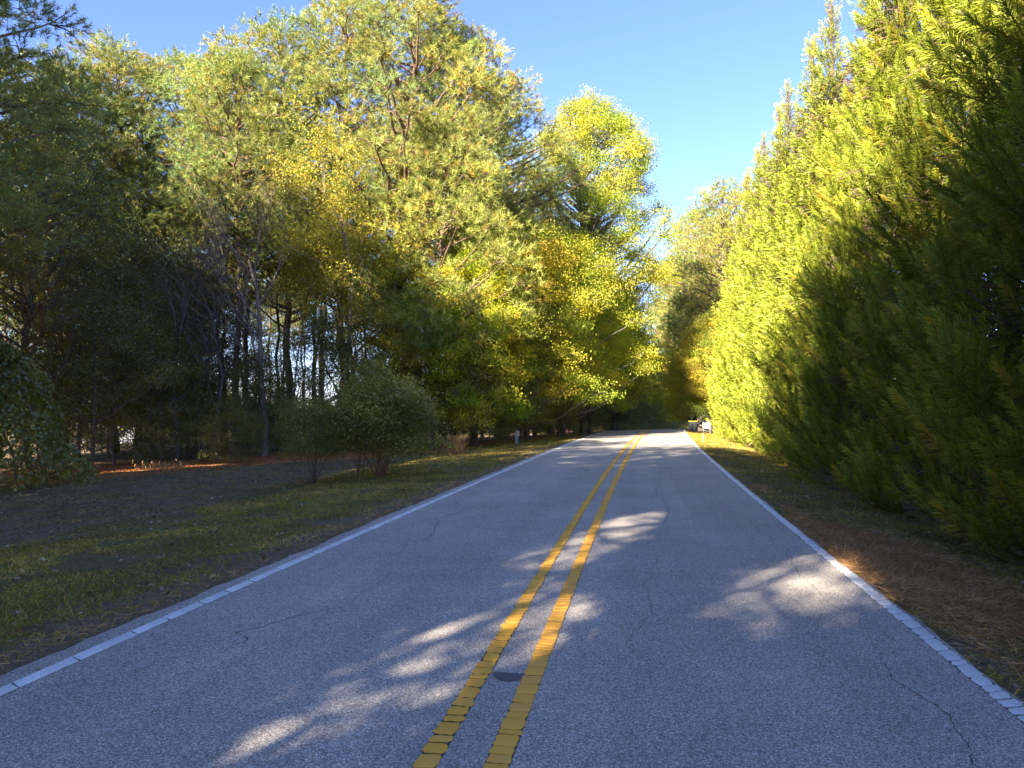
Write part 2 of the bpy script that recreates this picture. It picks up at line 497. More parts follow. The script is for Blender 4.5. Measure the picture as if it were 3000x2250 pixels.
# dark kidney-shaped spot of tar between the yellow lines
M_TAR = solid("tar_spot", (.075, .085, .10), .6, .15, 40)
th = np.linspace(0, 2 * math.pi, 40, endpoint=False)
ku = .115 * np.cos(th); ky = .075 * np.sin(th) + .055 * (np.cos(th) ** 2) * np.sign(1) - .02
pts = [road_pt(.02 + a, 4.82 + b, .004) for a, b in zip(ku, ky)]
cpt = road_pt(.02, 4.80, .004)
V = np.array([cpt] + pts); i = np.arange(40)
obj("tar_spot", mesh_np("tar_spot", V, [np.stack([np.zeros(40, int), 1 + i, 1 + (i + 1) % 40], -1)], M_TAR), road)

# painted lines, broken into worn slabs
def paint_mat(name, col, dirt, rough=.55):
    m, nt, out = mat(name)
    p = nd(nt, "ShaderNodeBsdfPrincipled"); p.inputs['Roughness'].default_value = rough; p.inputs['Specular IOR Level'].default_value = .15
    oi = nd(nt, "ShaderNodeObjectInfo")
    n1 = noisef(nt, 30, 5, .7); n2 = noisef(nt, 1.2, 3); n3 = noisef(nt, 220, 2)
    c = mixc(nt, ramp(nt, n1, [(.42, 0.0), (.75, .55)]), col, dirt)
    c = mixc(nt, 1.0, c, ramp(nt, n2, [(.3, .85), (.7, 1.1)]), 'MULTIPLY')
    c = mixc(nt, 1.0, c, ramp(nt, n3, [(.3, .88), (.7, 1.06)]), 'MULTIPLY')
    c = mixc(nt, 1.0, c, oi.outputs['Color'], 'MULTIPLY')
    nt.links.new(c, p.inputs['Base Color'])
    b = nd(nt, "ShaderNodeBump"); b.inputs['Strength'].default_value = .3; b.inputs['Distance'].default_value = .003
    nt.links.new(n3, b.inputs['Height']); nt.links.new(b.outputs[0], p.inputs['Normal'])
    nt.links.new(p.outputs[0], out.inputs[0])
    return m
M_YEL = paint_mat("yellow_road_paint", (1.0, .49, .06), (.85, .46, .10))
M_WHT = paint_mat("white_road_paint", (.90, .89, .85), (.50, .50, .50))

M_FILM = solid("tar_film", (.055, .055, .06), .9, .3, 30)
def slab_outline(rg, u0, w, ya, yb, rough, skew):
    """outline (u,y) of one worn slab, counter-clockwise, and its centre"""
    q = []
    wob = lambda s: rg.normal() * s
    r = min(.020, (yb - ya) * .22) * rough
    n = max(2, int((yb - ya) / .03))
    sk = skew + wob(.006)
    fa = w * (1 - .10 * rough * rg.random())
    lft, rgt = u0 - fa / 2 + wob(.003) * rough, u0 + fa / 2 + wob(.003) * rough
    y = np.linspace(ya, yb, n + 2)
    q += [(rgt + wob(.0035) * rough - (r * .6 if i in (0, n + 1) else 0), yy + (sk if False else 0) + (rgt - u0) * skew) for i, yy in enumerate(y)]
    mx = max(3, int(w / .03))
    q += [(rgt - (rgt - lft) * t, yb + wob(.004) * rough + ((rgt - (rgt - lft) * t) - u0) * skew) for t in np.linspace(.15, .85, mx)]
    q += [(lft + wob(.005) * rough + (r * .6 if i in (0, n + 1) else 0), yy + (lft - u0) * skew) for i, yy in enumerate(y[::-1])]
    q += [(lft + (rgt - lft) * t, ya + wob(.004) * rough + ((lft + (rgt - lft) * t) - u0) * skew) for t in np.linspace(.15, .85, mx)]
    return np.array(q)

def slab_mesh(q, cu, cy, mat_):
    """thin raised slab of paint, bevelled edge: 3 mm proud"""
    n = len(q); c = q.mean(0)
    inner = c + (q - c) * .97
    V = []
    for a in q: V.append((a[0] - cu, a[1] - cy, 0.0))
    for a in inner: V.append((a[0] - cu, a[1] - cy, .0035))
    V.append((c[0] - cu, c[1] - cy, .0040))
    i = np.arange(n); j = (i + 1) % n
    return np.array(V), np.stack([i, j, j + n, i + n], -1), np.stack([i + n, j + n, np.full(n, 2 * n)], -1)

def painted_line(name, label, u0, w, mat_, y0, y1, lmin, lmax, gap, rough, skew, nparts, tints, seed, pname='paint_slab'):
    rg = np.random.default_rng(seed)
    root = empty(name, road_pt(u0, y0, .003))
    tag(root, kind='structure', label=label)
    root.parent = None
    y = y0; cnt = 0
    # the dark tar film that shows in the cracks between the slabs
    yy = np.arange(y0, y1, .25); jw = w * .47 + (vnoise(yy, yy, .3, seed) - .5) * .012
    A = np.array([road_pt(u0 - a, b_, .002) for a, b_ in zip(jw, yy)]); B = np.array([road_pt(u0 + a, b_, .002) for a, b_ in zip(jw, yy)])
    kk = len(yy); ik = np.arange(kk - 1)
    obj("tar_film", mesh_np("tar_film", np.concatenate([A, B]) - np.array(root.location), [np.stack([ik, ik + kk, ik + kk + 1, ik + 1], -1)], M_FILM), root)
    rest = Geo()
    while y < y1:
        grow = 1 + max(0, y - 12) * .09
        L = (lmin + (lmax - lmin) * rg.random() ** 1.3) * grow
        g = gap * (.5 + rg.random()) * (1 if y < 30 else .4)
        sk = skew + rg.normal() * .05
        q = slab_outline(rg, u0, w, y + g / 2, y + L - g / 2, rough, sk)
        cu, cy = u0, y + L / 2
        V, Fq, Ft = slab_mesh(q, cu, cy, mat_)
        if cnt < nparts:
            bx, by, bz = road_pt(cu, cy, .004)
            me = bpy.data.meshes.new(pname)
            me.from_pydata([tuple(v) for v in V], [], [tuple(f) for f in Fq] + [tuple(f) for f in Ft])
            me.materials.append(mat_)
            o = obj(pname, me, root, (bx - root.location.x, by - root.location.y, bz - root.location.z + rg.random() * .001))
            # follow the slight bend of the road
            o.rotation_euler = (0, 0, -2 * 3.8e-4 * cy)
            t = tints[int(rg.random() * len(tints))]
            f = .92 + .14 * rg.random()
            o.color = (t[0] * f, t[1] * f, t[2] * f, 1)
        else:
            P = np.array([road_pt(cu + v[0], cy + v[1], .004 + v[2]) for v in V]) - np.array(root.location)
            base = rest.n
            rest.V.append(P); rest.T.append(np.ones((len(P), 3)))
            rest.F4.append(Fq + base); rest.F3.append(Ft + base); rest.n += len(P)
        y += L; cnt += 1
    if rest.n:
        o = obj("worn_paint", rest.mesh("worn_paint", mat_), root)
        o['kind'] = 'stuff'
    return root

Yt = [(1, 1, 1), (1, 1.03, 1.1), (.93, .98, 1.2), (1.05, 1.05, .9)]
painted_line("yellow_line", "left yellow stripe of the cracked double centre line", -.172, .125, M_YEL, 1.5, 110, .07, .20, .014, 1.0, .04, 130, Yt, 11)
painted_line("yellow_line", "right yellow stripe of the cracked double centre line", .172, .130, M_YEL, 1.5, 110, .06, .17, .009, .6, .0, 140, [(.95, .95, 1.3), (1, 1, 1.1), (1, 1, 1)], 12)
painted_line("white_edge_line", "white edge line along the left verge", -3.02, .115, M_WHT, 1.5, 110, .35, .75, .014, .25, -.55, 60, [(1, 1, 1), (.97, .98, 1)], 13)
painted_line("white_edge_line", "crazed white edge line along the right verge by the conifers", 3.02, .12, M_WHT, 1.5, 110, .09, .26, .012, .9, .45, 130, [(1, 1, 1), (.95, .96, 1), (.9, .9, .92)], 14)

# ------------------------------------------------------------------ tree builders (each returns a dict of shared meshes)
def lumpy_tree(seed, h, zb, R, nl, kind, mat_leaf, mat_bark, trunk_r, profile='oval', lump=(.9, 1.8), flat=.55,
               per=26, tips=18, size=.24, width=.02, tints=((1, 1, 1),), lean=0.0, nstem=1, ascend=.45, dead=0.0, twigs=6):
    rg = np.random.default_rng(seed)
    wood = Geo(); fol = Geo()
    kz = 12
    zz = np.linspace(-.3, h * .97, kz)
    wx = np.cumsum(rg.normal(size=kz) * h * .006) + lean * zz; wy = np.cumsum(rg.normal(size=kz) * h * .006)
    wx -= wx[1]; wy -= wy[1]
    TP = np.stack([wx, wy, zz], -1)
    tr = trunk_r * (1 - zz.clip(0) / h) ** .75 + .015
    tr[0] *= 1.35
    if nstem == 1:
        tube(wood, TP, tr, 9)
    tint = np.array(tints, float)
    def on_trunk(z):
        return np.array([np.interp(z, zz, wx), np.interp(z, zz, wy), z])
    az0 = rg.random() * 6.28
    asym = rg.random(5)
    cen = []
    for i in range(nl):
        t = (i + .5) / nl
        z = zb + (h - zb) * (t ** .85)
        if profile == 'pine':
            r = R * (math.sin(math.pi * (0.22 + .74 * t)) ** .8)
        elif profile == 'spread':
            r = R * math.sqrt(max(0, 1 - (t * 1.15 - .15) ** 2)) if t > .13 else R * .8
        elif profile == 'cone':
            r = R * (1 - t) ** .7
        else:
            r = R * math.sqrt(max(.02, 1 - (2 * t - .85) ** 2 / 1.35))
        az = az0 + i * 2.39996 + rg.normal() * .3
        r *= 1 + .22 * math.sin(az * 2 + asym[0] * 6) + .12 * math.sin(az * 5 + asym[1] * 6 + t * 4)
        rr = r * (.25 + .75 * rg.random() ** .45)
        c0 = on_trunk(z)
        c = c0 + np.array([math.cos(az) * rr, math.sin(az) * rr, rg.normal() * .25])
        # the limb that carries this lump
        zs = max(zb * .35, z - rr * ascend - .4 * rg.random())
        st = on_trunk(min(zs, h * .93))
        if nstem > 1:
            a = (i % nstem) * 6.28 / nstem + .2
            st = np.array([math.cos(a) * .10, math.sin(a) * .10, -.05])
        mid = st * .45 + c * .55 + np.array([0, 0, -.10 * rr + rg.normal() * .15]) + rg.normal(size=3) * .05 * rr
        if nstem > 1:
            mid = st * .55 + c * .45 + np.array([0, 0, h * .05])
        q = np.linspace(0, 1, 7)[:, None]
        LP = (1 - q) ** 2 * st + 2 * q * (1 - q) * mid + q ** 2 * c + rg.normal(size=(7, 3)) * .02 * rr * np.sin(q * math.pi)
        lr = (.018 + .02 * rr * (trunk_r / .2)) * (1 - .8 * q[:, 0])
        if nstem > 1: lr = np.linspace(.013, .005, 7)
        if nstem == 1 or i % 3 == 0: tube(wood, LP, lr, 5)
        ls = lump[0] + (lump[1] - lump[0]) * rg.random()
        if profile in ('pine', 'oval', 'cone'): ls *= (1.1 - .35 * t)
        # tips of twigs in a flattened lump
        n = int(per * (ls / lump[1]) ** 1.5) + 5
        d = norm(rg.normal(size=(n, 3)))
        rad = rg.random(n) ** .4
        off = d * rad[:, None] * np.array([ls, ls, ls * flat])
        off[:, 2] += np.abs(off[:, 2]) * .25 - (off[:, 0] ** 2 + off[:, 1] ** 2) * .10 / ls
        P = c + off
        for kk in range(min(twigs, n)):
            tube(wood, [c - (c - mid) * .1, (c + P[kk]) / 2 + rg.normal(size=3) * .06, P[kk]], [lr[-1] * 1.2, lr[-1], .004], 3)
        ct = tint[int(rg.random() * len(tint))] * (.82 + .36 * rg.random())
        D = norm(norm(off) * .7 + np.array([math.cos(az) * .35, math.sin(az) * .35, .55]))
        # a spray of needles or leaves at each tip
        k2 = tips
        PP = np.repeat(P, k2, axis=0); DD = np.repeat(D, k2, axis=0)
        tt = np.repeat(ct[None, :] * (.88 + .24 * rg.random((n, 1))), k2, axis=0)
        if dead > 0:
            dm = np.repeat(rg.random(n) < dead, k2)
            tt[dm] = tt[dm] * np.array([1.35, .9, .75])
        tt = tt * (.85 + .3 * rg.random((len(PP), 1)))
        if kind == 'pine':
            nD = norm(DD * .75 + rg.normal(size=PP.shape) * .62)
            PP = PP + DD * (rg.random((len(PP), 1)) - .6) * size * .8
            needles(fol, PP, nD, size * (.7 + .5 * rg.random(len(PP))), width, tt, rg)
        else:
            sp = size * 2.6
            PP = PP + rg.normal(size=PP.shape) * np.array([sp, sp, sp * .55])
            leaves(fol, PP, rg.normal(size=PP.shape) + np.array([0, 0, -.5]), size * (.6 + .7 * rg.random(len(PP))), width * (.7 + .5 * rg.random(len(PP))), tt, rg, 1.1)
    return dict(trunk=wood.mesh("trunk", mat_bark, True), crown=fol.mesh("crown", mat_leaf))

def bare_tree(seed, h, r0, mat_bark, spread=.5, levels=4, leaf=None, leaf_n=0, tints=((1, 1, 1),), first=.3, size=.07, kids=5):
    rg = np.random.default_rng(seed)
    wood = Geo(); tipsl = []
    def grow(p, d, L, r, lv):
        k = 6
        P = [p]; dd = d
        for i in range(k):
            dd = norm(dd + rg.normal(size=3) * .10 + np.array([0, 0, .05]))
            P.append(P[-1] + dd * L / k)
        P = np.array(P)
        rr = np.linspace(r, r * .35, k + 1)
        tube(wood, P, rr, 8 if lv == 0 else (5 if lv == 1 else 3))
        if lv >= levels:
            tipsl.append((P[-1], dd)); tipsl.append((P[3], dd)); return
        n = kids + (2 if lv == 0 else 0)
        for i in range(n):
            t = first + (1 - first) * (i + rg.random()) / n if lv == 0 else .2 + .8 * (i + rg.random()) / n
            j = min(k - 1, int(t * k)); f = t * k - j
            q = P[j] * (1 - f) + P[min(j + 1, k)] * f
            a = norm(np.cross(dd, rg.normal(size=3)))
            cd = norm(dd * (1 - spread * .35) + a * spread * (1.1 if lv else .9) + np.array([0, 0, .18]))
            grow(q, cd, L * (.52 + .22 * rg.random()) * (1 - .25 * t), r * (.42 if lv == 0 else .5) * (1.15 - .5 * t), lv + 1)
        tipsl.append((P[-1], dd))
    grow(np.array([0, 0, -.2]), norm(np.array([rg.normal() * .08, rg.normal() * .08, 1])), h * .62, r0, 0)
    res = dict(trunk=wood.mesh("trunk", mat_bark, True))
    if leaf is not None:
        fol = Geo(); tint = np.array(tints, float)
        P = np.array([t[0] for t in tipsl]); 
        P = np.repeat(P, leaf_n, axis=0)
        P = P + rg.normal(size=P.shape) * .22
        T = tint[rg.integers(0, len(tint), len(P))] * (.7 + .6 * rg.random((len(P), 1)))
        leaves(fol, P, rg.normal(size=P.shape), size * (.6 + .6 * rg.random(len(P))), size * .7, T, rg)
        res['crown'] = fol.mesh("crown", leaf)
    return res

def place(meshes, name, label, cat, x, y, rz=0.0, sc=1.0, group=None, color=None, sink=0.0, bark_color=None, sz=None):
    root = empty(name, (x, y, gz(x, y) - sink), rz, sc)
    if sz: root.scale = (sc, sc, sz)
    tag(root, label, cat, group)
    for k, me in meshes.items():
        o = obj(k, me, root)
        if k in ('stem', 'stalks'): o['kind'] = 'stuff'
        if k != 'trunk' and k != 'stem':
            if color: o.color = (color[0], color[1], color[2], 1)
            o['kind'] = 'stuff'
        if k in ('trunk', 'stem') and bark_color: o.color = (*bark_color, 1)
    return root

PT = ((1, 1, 1), (1.15, 1.05, .8), (.8, .95, 1.0), (1.05, 1.0, .9))
PINES = [
    lumpy_tree(101, 25, 10.0, 5.0, 88, 'pine', M_PINE, M_BARK, .24, 'pine', (1.15, 2.15), .5, 84, 22, .29, .026, PT, .01, dead=.07),
    lumpy_tree(102, 24, 12.0, 4.4, 88, 'pine', M_PINE, M_BARK, .20, 'pine', (1.15, 2.15), .5, 84, 22, .29, .026, PT, -.01, dead=.10),
    lumpy_tree(103, 23, 8.0, 4.6, 88, 'pine', M_PINE, M_BARK, .21, 'pine', (1.15, 2.15), .5, 84, 22, .29, .026, PT, .015, dead=.05),
]
HIGHPINE = [
    lumpy_tree(111, 24, 15.0, 3.4, 55, 'pine', M_PINE, M_BARK, .17, 'pine', (.8, 1.4), .5, 24, 16, .28, .03, PT, .01, dead=.08),
    lumpy_tree(112, 22, 13.5, 3.0, 50, 'pine', M_PINE, M_BARK, .14, 'pine', (.8, 1.3), .5, 24, 16, .28, .03, PT, -.02, dead=.12),
]
YOUNGPINE = lumpy_tree(121, 16, 4.0, 4.0, 90, 'pine', M_PINE, M_BARK, .15, 'pine', (.9, 1.6), .65, 52, 26, .32, .026, ((1.1, 1.08, .8), (1, 1, .9)), .01, dead=.10)
YT = ((1, 1, 1), (1.1, 1.05, .8), (.75, .95, .9), (1.1, .9, .7))
GUM = [
    lumpy_tree(201, 26, 6.0, 6.0, 230, 'leaf', M_LEAF, M_BARK2, .25, 'oval', (.8, 1.6), .8, 40, 30, .12, .10, ((1, 1, 1), (.85, 1, .9), (1.15, 1.05, .8)), .01, ascend=.8),
    lumpy_tree(202, 14, 2.5, 4.6, 95, 'leaf', M_LEAF, M_BARK2, .15, 'spread', (.9, 1.7), .6, 42, 28, .11, .09, YT, .02, ascend=.6),
    lumpy_tree(203, 12, 2.0, 4.0, 80, 'leaf', M_LEAF, M_BARK2, .12, 'spread', (.8, 1.5), .6, 42, 28, .11, .09, ((1.05, 1.05, .8), (.7, .95, .9), (1.1, .95, .7)), -.02, ascend=.6),
]
DARK = [
    lumpy_tree(301, 9, 1.4, 3.4, 80, 'leaf', M_DARKLEAF, M_BARK2, .09, 'spread', (.7, 1.3), .4, 28, 15, .10, .075, ((1, 1, 1), (.85, 1, .9), (1.3, 1.2, .8)), .03, ascend=.5),
    lumpy_tree(302, 14, 2.5, 3.8, 90, 'leaf', M_DARKLEAF, M_BARK2, .13, 'oval', (.7, 1.4), .5, 28, 15, .11, .085, ((1, 1, 1), (.85, .95, .9), (1.2, 1.1, .8)), .02, ascend=.6),
    lumpy_tree(303, 5, .5, 2.4, 45, 'leaf', M_DARKLEAF, M_BARK2, .05, 'spread', (.6, 1.1), .5, 26, 14, .085, .065, ((1, 1, 1), (1.2, 1.1, .8)), .03, ascend=.5),
]
BARE = [
    bare_tree(401, 15, .16, M_TWIG, .55, 4, M_LEAF, 1, ((1.3, .9, .6),), .35, .06, 5),
    bare_tree(402, 13, .13, M_TWIG, .6, 4, M_LEAF, 14, ((1.05, 1.0, .9), (1.2, .92, .85)), .25, .085, 5),
    bare_tree(403, 10, .07, M_BARK2, .6, 3, None, 0, first=.2, kids=5),
]

# ------------------------------------------------------------------ wood on the left, named trees first
def T(meshes, name, label, cat, px, depth, top=None, hnat=None, rz=0, group=None, color=None, sc=None, bark_color=None):
    x, y = spot(px, depth)
    g = gz(x, y)
    s = sc if sc else (hgt(top, depth) - g) / hnat
    return place(meshes, name, label, cat, x, y, rz, s, group, color, .05, bark_color)

G_P = "tall pines at the front of the wood"
T(PINES[0], 'pine_tree', "tallest pine, its crown cut off by the top of the photo", 'pine tree', 850, 43, -60, 25, .4, G_P)
T(PINES[2], 'pine_tree', "tall sunlit pine left of the tallest one", 'pine tree', 740, 45, 5, 23, 2.0, G_P)
T(PINES[1], 'pine_tree', "sunlit pine right of the tallest one, bent limb against the sky", 'pine tree', 975, 46, 55, 24, 4.1, G_P)
T(PINES[0], 'pine_tree', "rightmost tall pine, beside the yellow-green sweetgum", 'pine tree', 1075, 51, 180, 25, 5.2, G_P, sc=None)
T(PINES[2], 'pine_tree', "pine with a lit olive top and dark shaded limbs below", 'pine tree', 620, 44, 60, 23, 1.1, G_P)
T(PINES[1], 'pine_tree', "dark-crowned pine above the leafless tree", 'pine tree', 510, 41, 110, 24, 3.0, G_P, (.85, .95, 1.0))
T(PINES[0], 'pine_tree', "pine with a pale rounded top in the left skyline notch", 'pine tree', 400, 47, 95, 25, 2.2, G_P)
T(PINES[1], 'pine_tree', "pine with a lit top left of the skyline notch", 'pine tree', 245, 42, 95, 24, 5.0, G_P)
T(PINES[2], 'pine_tree', "shaded pine with dark limbs at the left skyline", 'pine tree', 130, 40, 120, 23, 0.2, G_P)
T(YOUNGPINE, 'pine_tree', "younger golden-green pine in front of the tallest trunk", 'pine tree', 935, 40, 250, 16, .7, "younger pines with low boughs")
T(YOUNGPINE, 'pine_tree', "younger pine low between the sweetgum and the tall pines", 'pine tree', 1090, 47, 420, 16, 3.7, "younger pines with low boughs")
place(PINES[2], 'pine_tree', "pine just outside the left edge, lit tuft on a bough at top left", 'pine tree', -21.3, 18.4, 1.4, .90, G_P)
near_pine = place(PINES[2], 'pine_tree', "near pine whose dark boughs hang into the top left corner", 'pine tree', -19.2, 13.6, 4.4, .84, G_P)

G_G = "broadleaf trees turning yellow beside the bend"
T(GUM[0], 'sweetgum_tree', "large yellow-green sweetgum standing alone against the sky", 'tree', 1258, 60, 225, 26, .5, G_G)
T(GUM[1], 'maple_tree', "golden maple under the right edge of the pines", 'tree', 1140, 44, 490, 14, 1.5, G_G, (1.05, 1.0, 1.0))
T(GUM[2], 'maple_tree', "bright yellow-green maple leaning over the road edge", 'tree', 1275, 56, 590, 12, 2.2, G_G, (1.0, 1.1, .8))
T(GUM[1], 'maple_tree', "yellow maple in front of the sweetgum trunk", 'tree', 1215, 49, 520, 14, 4.0, G_G, (1.0, 1.0, .9))
T(GUM[2], 'maple_tree', "yellow-green maple under the young golden pine", 'tree', 1020, 40.5, 560, 12, 5.1, G_G, (1.05, 1.05, .8))
T(GUM[2], 'maple_tree', "brown-tinged maple left of the young golden pine", 'tree', 865, 40, 565, 12, .3, G_G, (.9, .84, 1.0))
T(BARE[1], 'maple_tree', "half-bare tree with golden leaves on pale forked branches", 'tree', 725, 40, 345, 13, 2.0, G_G)
T(BARE[0], 'bare_tree', "leafless tree with pinkish twigs in front of the dark pine", 'tree', 575, 37, 350, 13.5, .4, None)
T(GUM[1], 'maple_tree', "yellow maple beside the road just before the crest", 'tree', 1325, 66, 620, 14, 2.9, G_G, (1.1, 1.1, .7))
T(GUM[2], 'maple_tree', "orange-tinted maple glimpsed in the dark left wood", 'tree', 330, 46, 560, 12, 1.0, G_G, (1.3, .85, .6))
T(GUM[1], 'maple_tree', "olive maple between the shaded pine trunks at left", 'tree', 200, 44, 590, 14, 3.0, G_G, (.9, .85, .7))
T(GUM[2], 'maple_tree', "yellow-leaved sapling crown between trunks left of the leafless tree", 'tree', 425, 50, 580, 12, 3.9, G_G, (1.2, 1.0, .6))

G_D = "dark green understorey trees at the wood's edge"
T(DARK[0], 'understorey_tree', "dark green spreading tree below the half-bare golden one", 'tree', 700, 38, 690, 9, .6, G_D)
T(DARK[0], 'understorey_tree', "dark green low tree left of the pair of roadside shrubs", 'tree', 560, 37, 775, 9, 2.6, G_D)
T(DARK[0], 'understorey_tree', "dark green tree right behind the round shrub", 'tree', 850, 41, 700, 9, 4.6, G_D)
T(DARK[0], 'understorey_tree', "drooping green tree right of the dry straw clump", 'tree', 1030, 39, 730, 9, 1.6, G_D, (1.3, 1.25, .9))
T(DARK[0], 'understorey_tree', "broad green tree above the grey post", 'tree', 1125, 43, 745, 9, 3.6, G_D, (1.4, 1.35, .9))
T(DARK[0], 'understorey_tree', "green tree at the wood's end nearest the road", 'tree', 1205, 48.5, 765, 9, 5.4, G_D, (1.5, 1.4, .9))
T(DARK[1], 'understorey_tree', "tall dark tree filling the left edge", 'tree', 60, 31, 240, 14, .3, G_D)
T(DARK[1], 'understorey_tree', "dark leafy tree second from the left edge", 'tree', 170, 35, 430, 14, 2.2, G_D)
T(DARK[1], 'understorey_tree', "dark tree under the left skyline pine, gaps of sky in it", 'tree', 300, 39, 500, 14, 4.0, G_D)
T(DARK[1], 'understorey_tree', "dark tree left of the leafless one", 'tree', 400, 43, 560, 14, 5.5, G_D)
T(DARK[0], 'understorey_tree', "low dark tree behind the lit streak of straw", 'tree', 330, 34, 700, 9, .9, G_D)
T(DARK[0], 'understorey_tree', "low dark tree right of the vine thicket", 'tree', 200, 31, 640, 9, 3.3, G_D)
T(DARK[2], 'understorey_tree', "small leafy sapling at the wood's edge, two thin stems", 'tree', 500, 32, 870, 5, .3, G_D, (1.25, 1.25, .9))

for i_, (px_, dp_, h_, lab_) in enumerate([(95, 29, 9, "bare thin tree with grey twigs beside the vine thicket"), (250, 33, 11, "leafless dark tree behind the streak of straw"), (385, 35, 12, "leafless tree left of the sapling with two thin stems"), (630, 37, 9, "bare grey tree between the leafless and half-bare ones"), (470, 36, 13, "tall bare tree just left of the pinkish leafless one")]):
    x_, y_ = spot(px_, dp_)
    place(BARE[2], 'bare_tree', lab_, 'tree', x_, y_, i_ * 1.9, h_ / 9.0)

def region(px):
    return ("behind the dark trees at far left" if px < 430 else "seen against the sky gap left of the golden trees" if px < 780 else "behind the golden trees beside the road")
# background of the wood: trunks and undergrowth nobody can tell apart
rg = random.Random(4)
def in_wood(x, y):
    return edge_d(x, y)
cnt = 0
placed = []
def far_enough(x, y, d):
    for a, b in placed:
        if (a - x) ** 2 + (b - y) ** 2 < d * d: return False
    placed.append((x, y)); return True
tries = 0
while cnt < 105 and tries < 5000:
    tries += 1
    px = rg.uniform(-150, 1290); dp = rg.uniform(38, 105)
    x, y = spot(px, dp)
    if edge_d(x, y) < 3.5 or not far_enough(x, y, 2.6): continue
    me = HIGHPINE[rg.random() < .45]
    place(me, 'pine_tree', "slim straight pine trunk " + region(px), 'pine tree', x, y, rg.uniform(0, 6.28), rg.uniform(.72, .98), "slim pines " + region(px), (.9, .95, .95), bark_color=(.7, .7, .7))
    cnt += 1
cnt = 0; tries = 0
placed = []
while cnt < 120 and tries < 5000:
    tries += 1
    px = rg.uniform(-150, 1330); dp = rg.uniform(36, 110)
    x, y = spot(px, dp)
    if edge_d(x, y) < 2.0 or not far_enough(x, y, 3.0): continue
    me = DARK[rg.choice([0, 2, 2])] if not 430 < px < 780 else DARK[2]
    place(me, 'undergrowth_shrub', "dark undergrowth shrub " + region(px), 'shrub', x, y, rg.uniform(0, 6.28), rg.uniform(.55, .95), "undergrowth shrubs " + region(px))
    cnt += 1
cnt = 0; tries = 0
placed = []
while cnt < 34 and tries < 5000:
    tries += 1
    px = rg.uniform(-100, 1100); dp = rg.uniform(34, 60)
    x, y = spot(px, dp)
    if edge_d(x, y) < .8 or not far_enough(x, y, 2.2): continue
    place(BARE[2], 'bare_sapling', "thin leafless sapling " + region(px), 'sapling', x, y, rg.uniform(0, 6.28), rg.uniform(.6, 1.1), "leafless saplings " + region(px))
    cnt += 1

# trees outside the frame to the left of and behind the camera; they shade the road and the near conifers
off = [(-20.5, 7.5, 0, .86), (-22, 12, 1, .88), (-25, 16, 0, .9), (-9.5, -2.0, 1, .70), (-9.0, -6.5, 2, .86), (-8.6, -11, 0, .85), (-9.3, -16, 1, .90), (-8.8, -21, 0, .88), (-9, -27, 2, .96), (-13.5, -2, 0, .78), (-14, -9, 2, .9), (-14, -16, 0, .9),
       (-19, -3, 0, .88), (-19.5, -11, 1, .92), (-24, -6, 2, .95), (-25, 1, 0, .92), (-29, 8, 0, .92), (-27, 15, 2, .9), (-31, 21, 1, .92), (-34, 8, 2, .95), (-33, 28, 0, .95),
       (-14, -25, 1, .95), (-21, -19, 2, .95), (-29, -12, 0, .95), (-36, 17, 1, 1.0), (-39, 28, 0, 1.0), (-8.5, -35, 1, 1.0), (-17, -34, 0, 1.0), (-26, -26, 1, 1.0), (-5, -40, 0, 1.0), (-3, -48, 2, 1.1)]
CASTER = [
    lumpy_tree(901, 25, 6.0, 4.8, 60, 'pine', M_PINE, M_BARK, .13, 'pine', (1.5, 2.6), .7, 46, 10, .42, .10, PT, .01, twigs=1),
    lumpy_tree(902, 24, 6.0, 4.4, 56, 'pine', M_PINE, M_BARK, .13, 'pine', (1.5, 2.6), .7, 46, 10, .42, .10, PT, -.01, twigs=1),
    lumpy_tree(903, 14, 2.5, 3.9, 56, 'leaf', M_DARKLEAF, M_BARK2, .07, 'oval', (1.1, 2.0), .6, 42, 8, .20, .17, ((1, 1, 1),), .02, ascend=.6, twigs=1)]
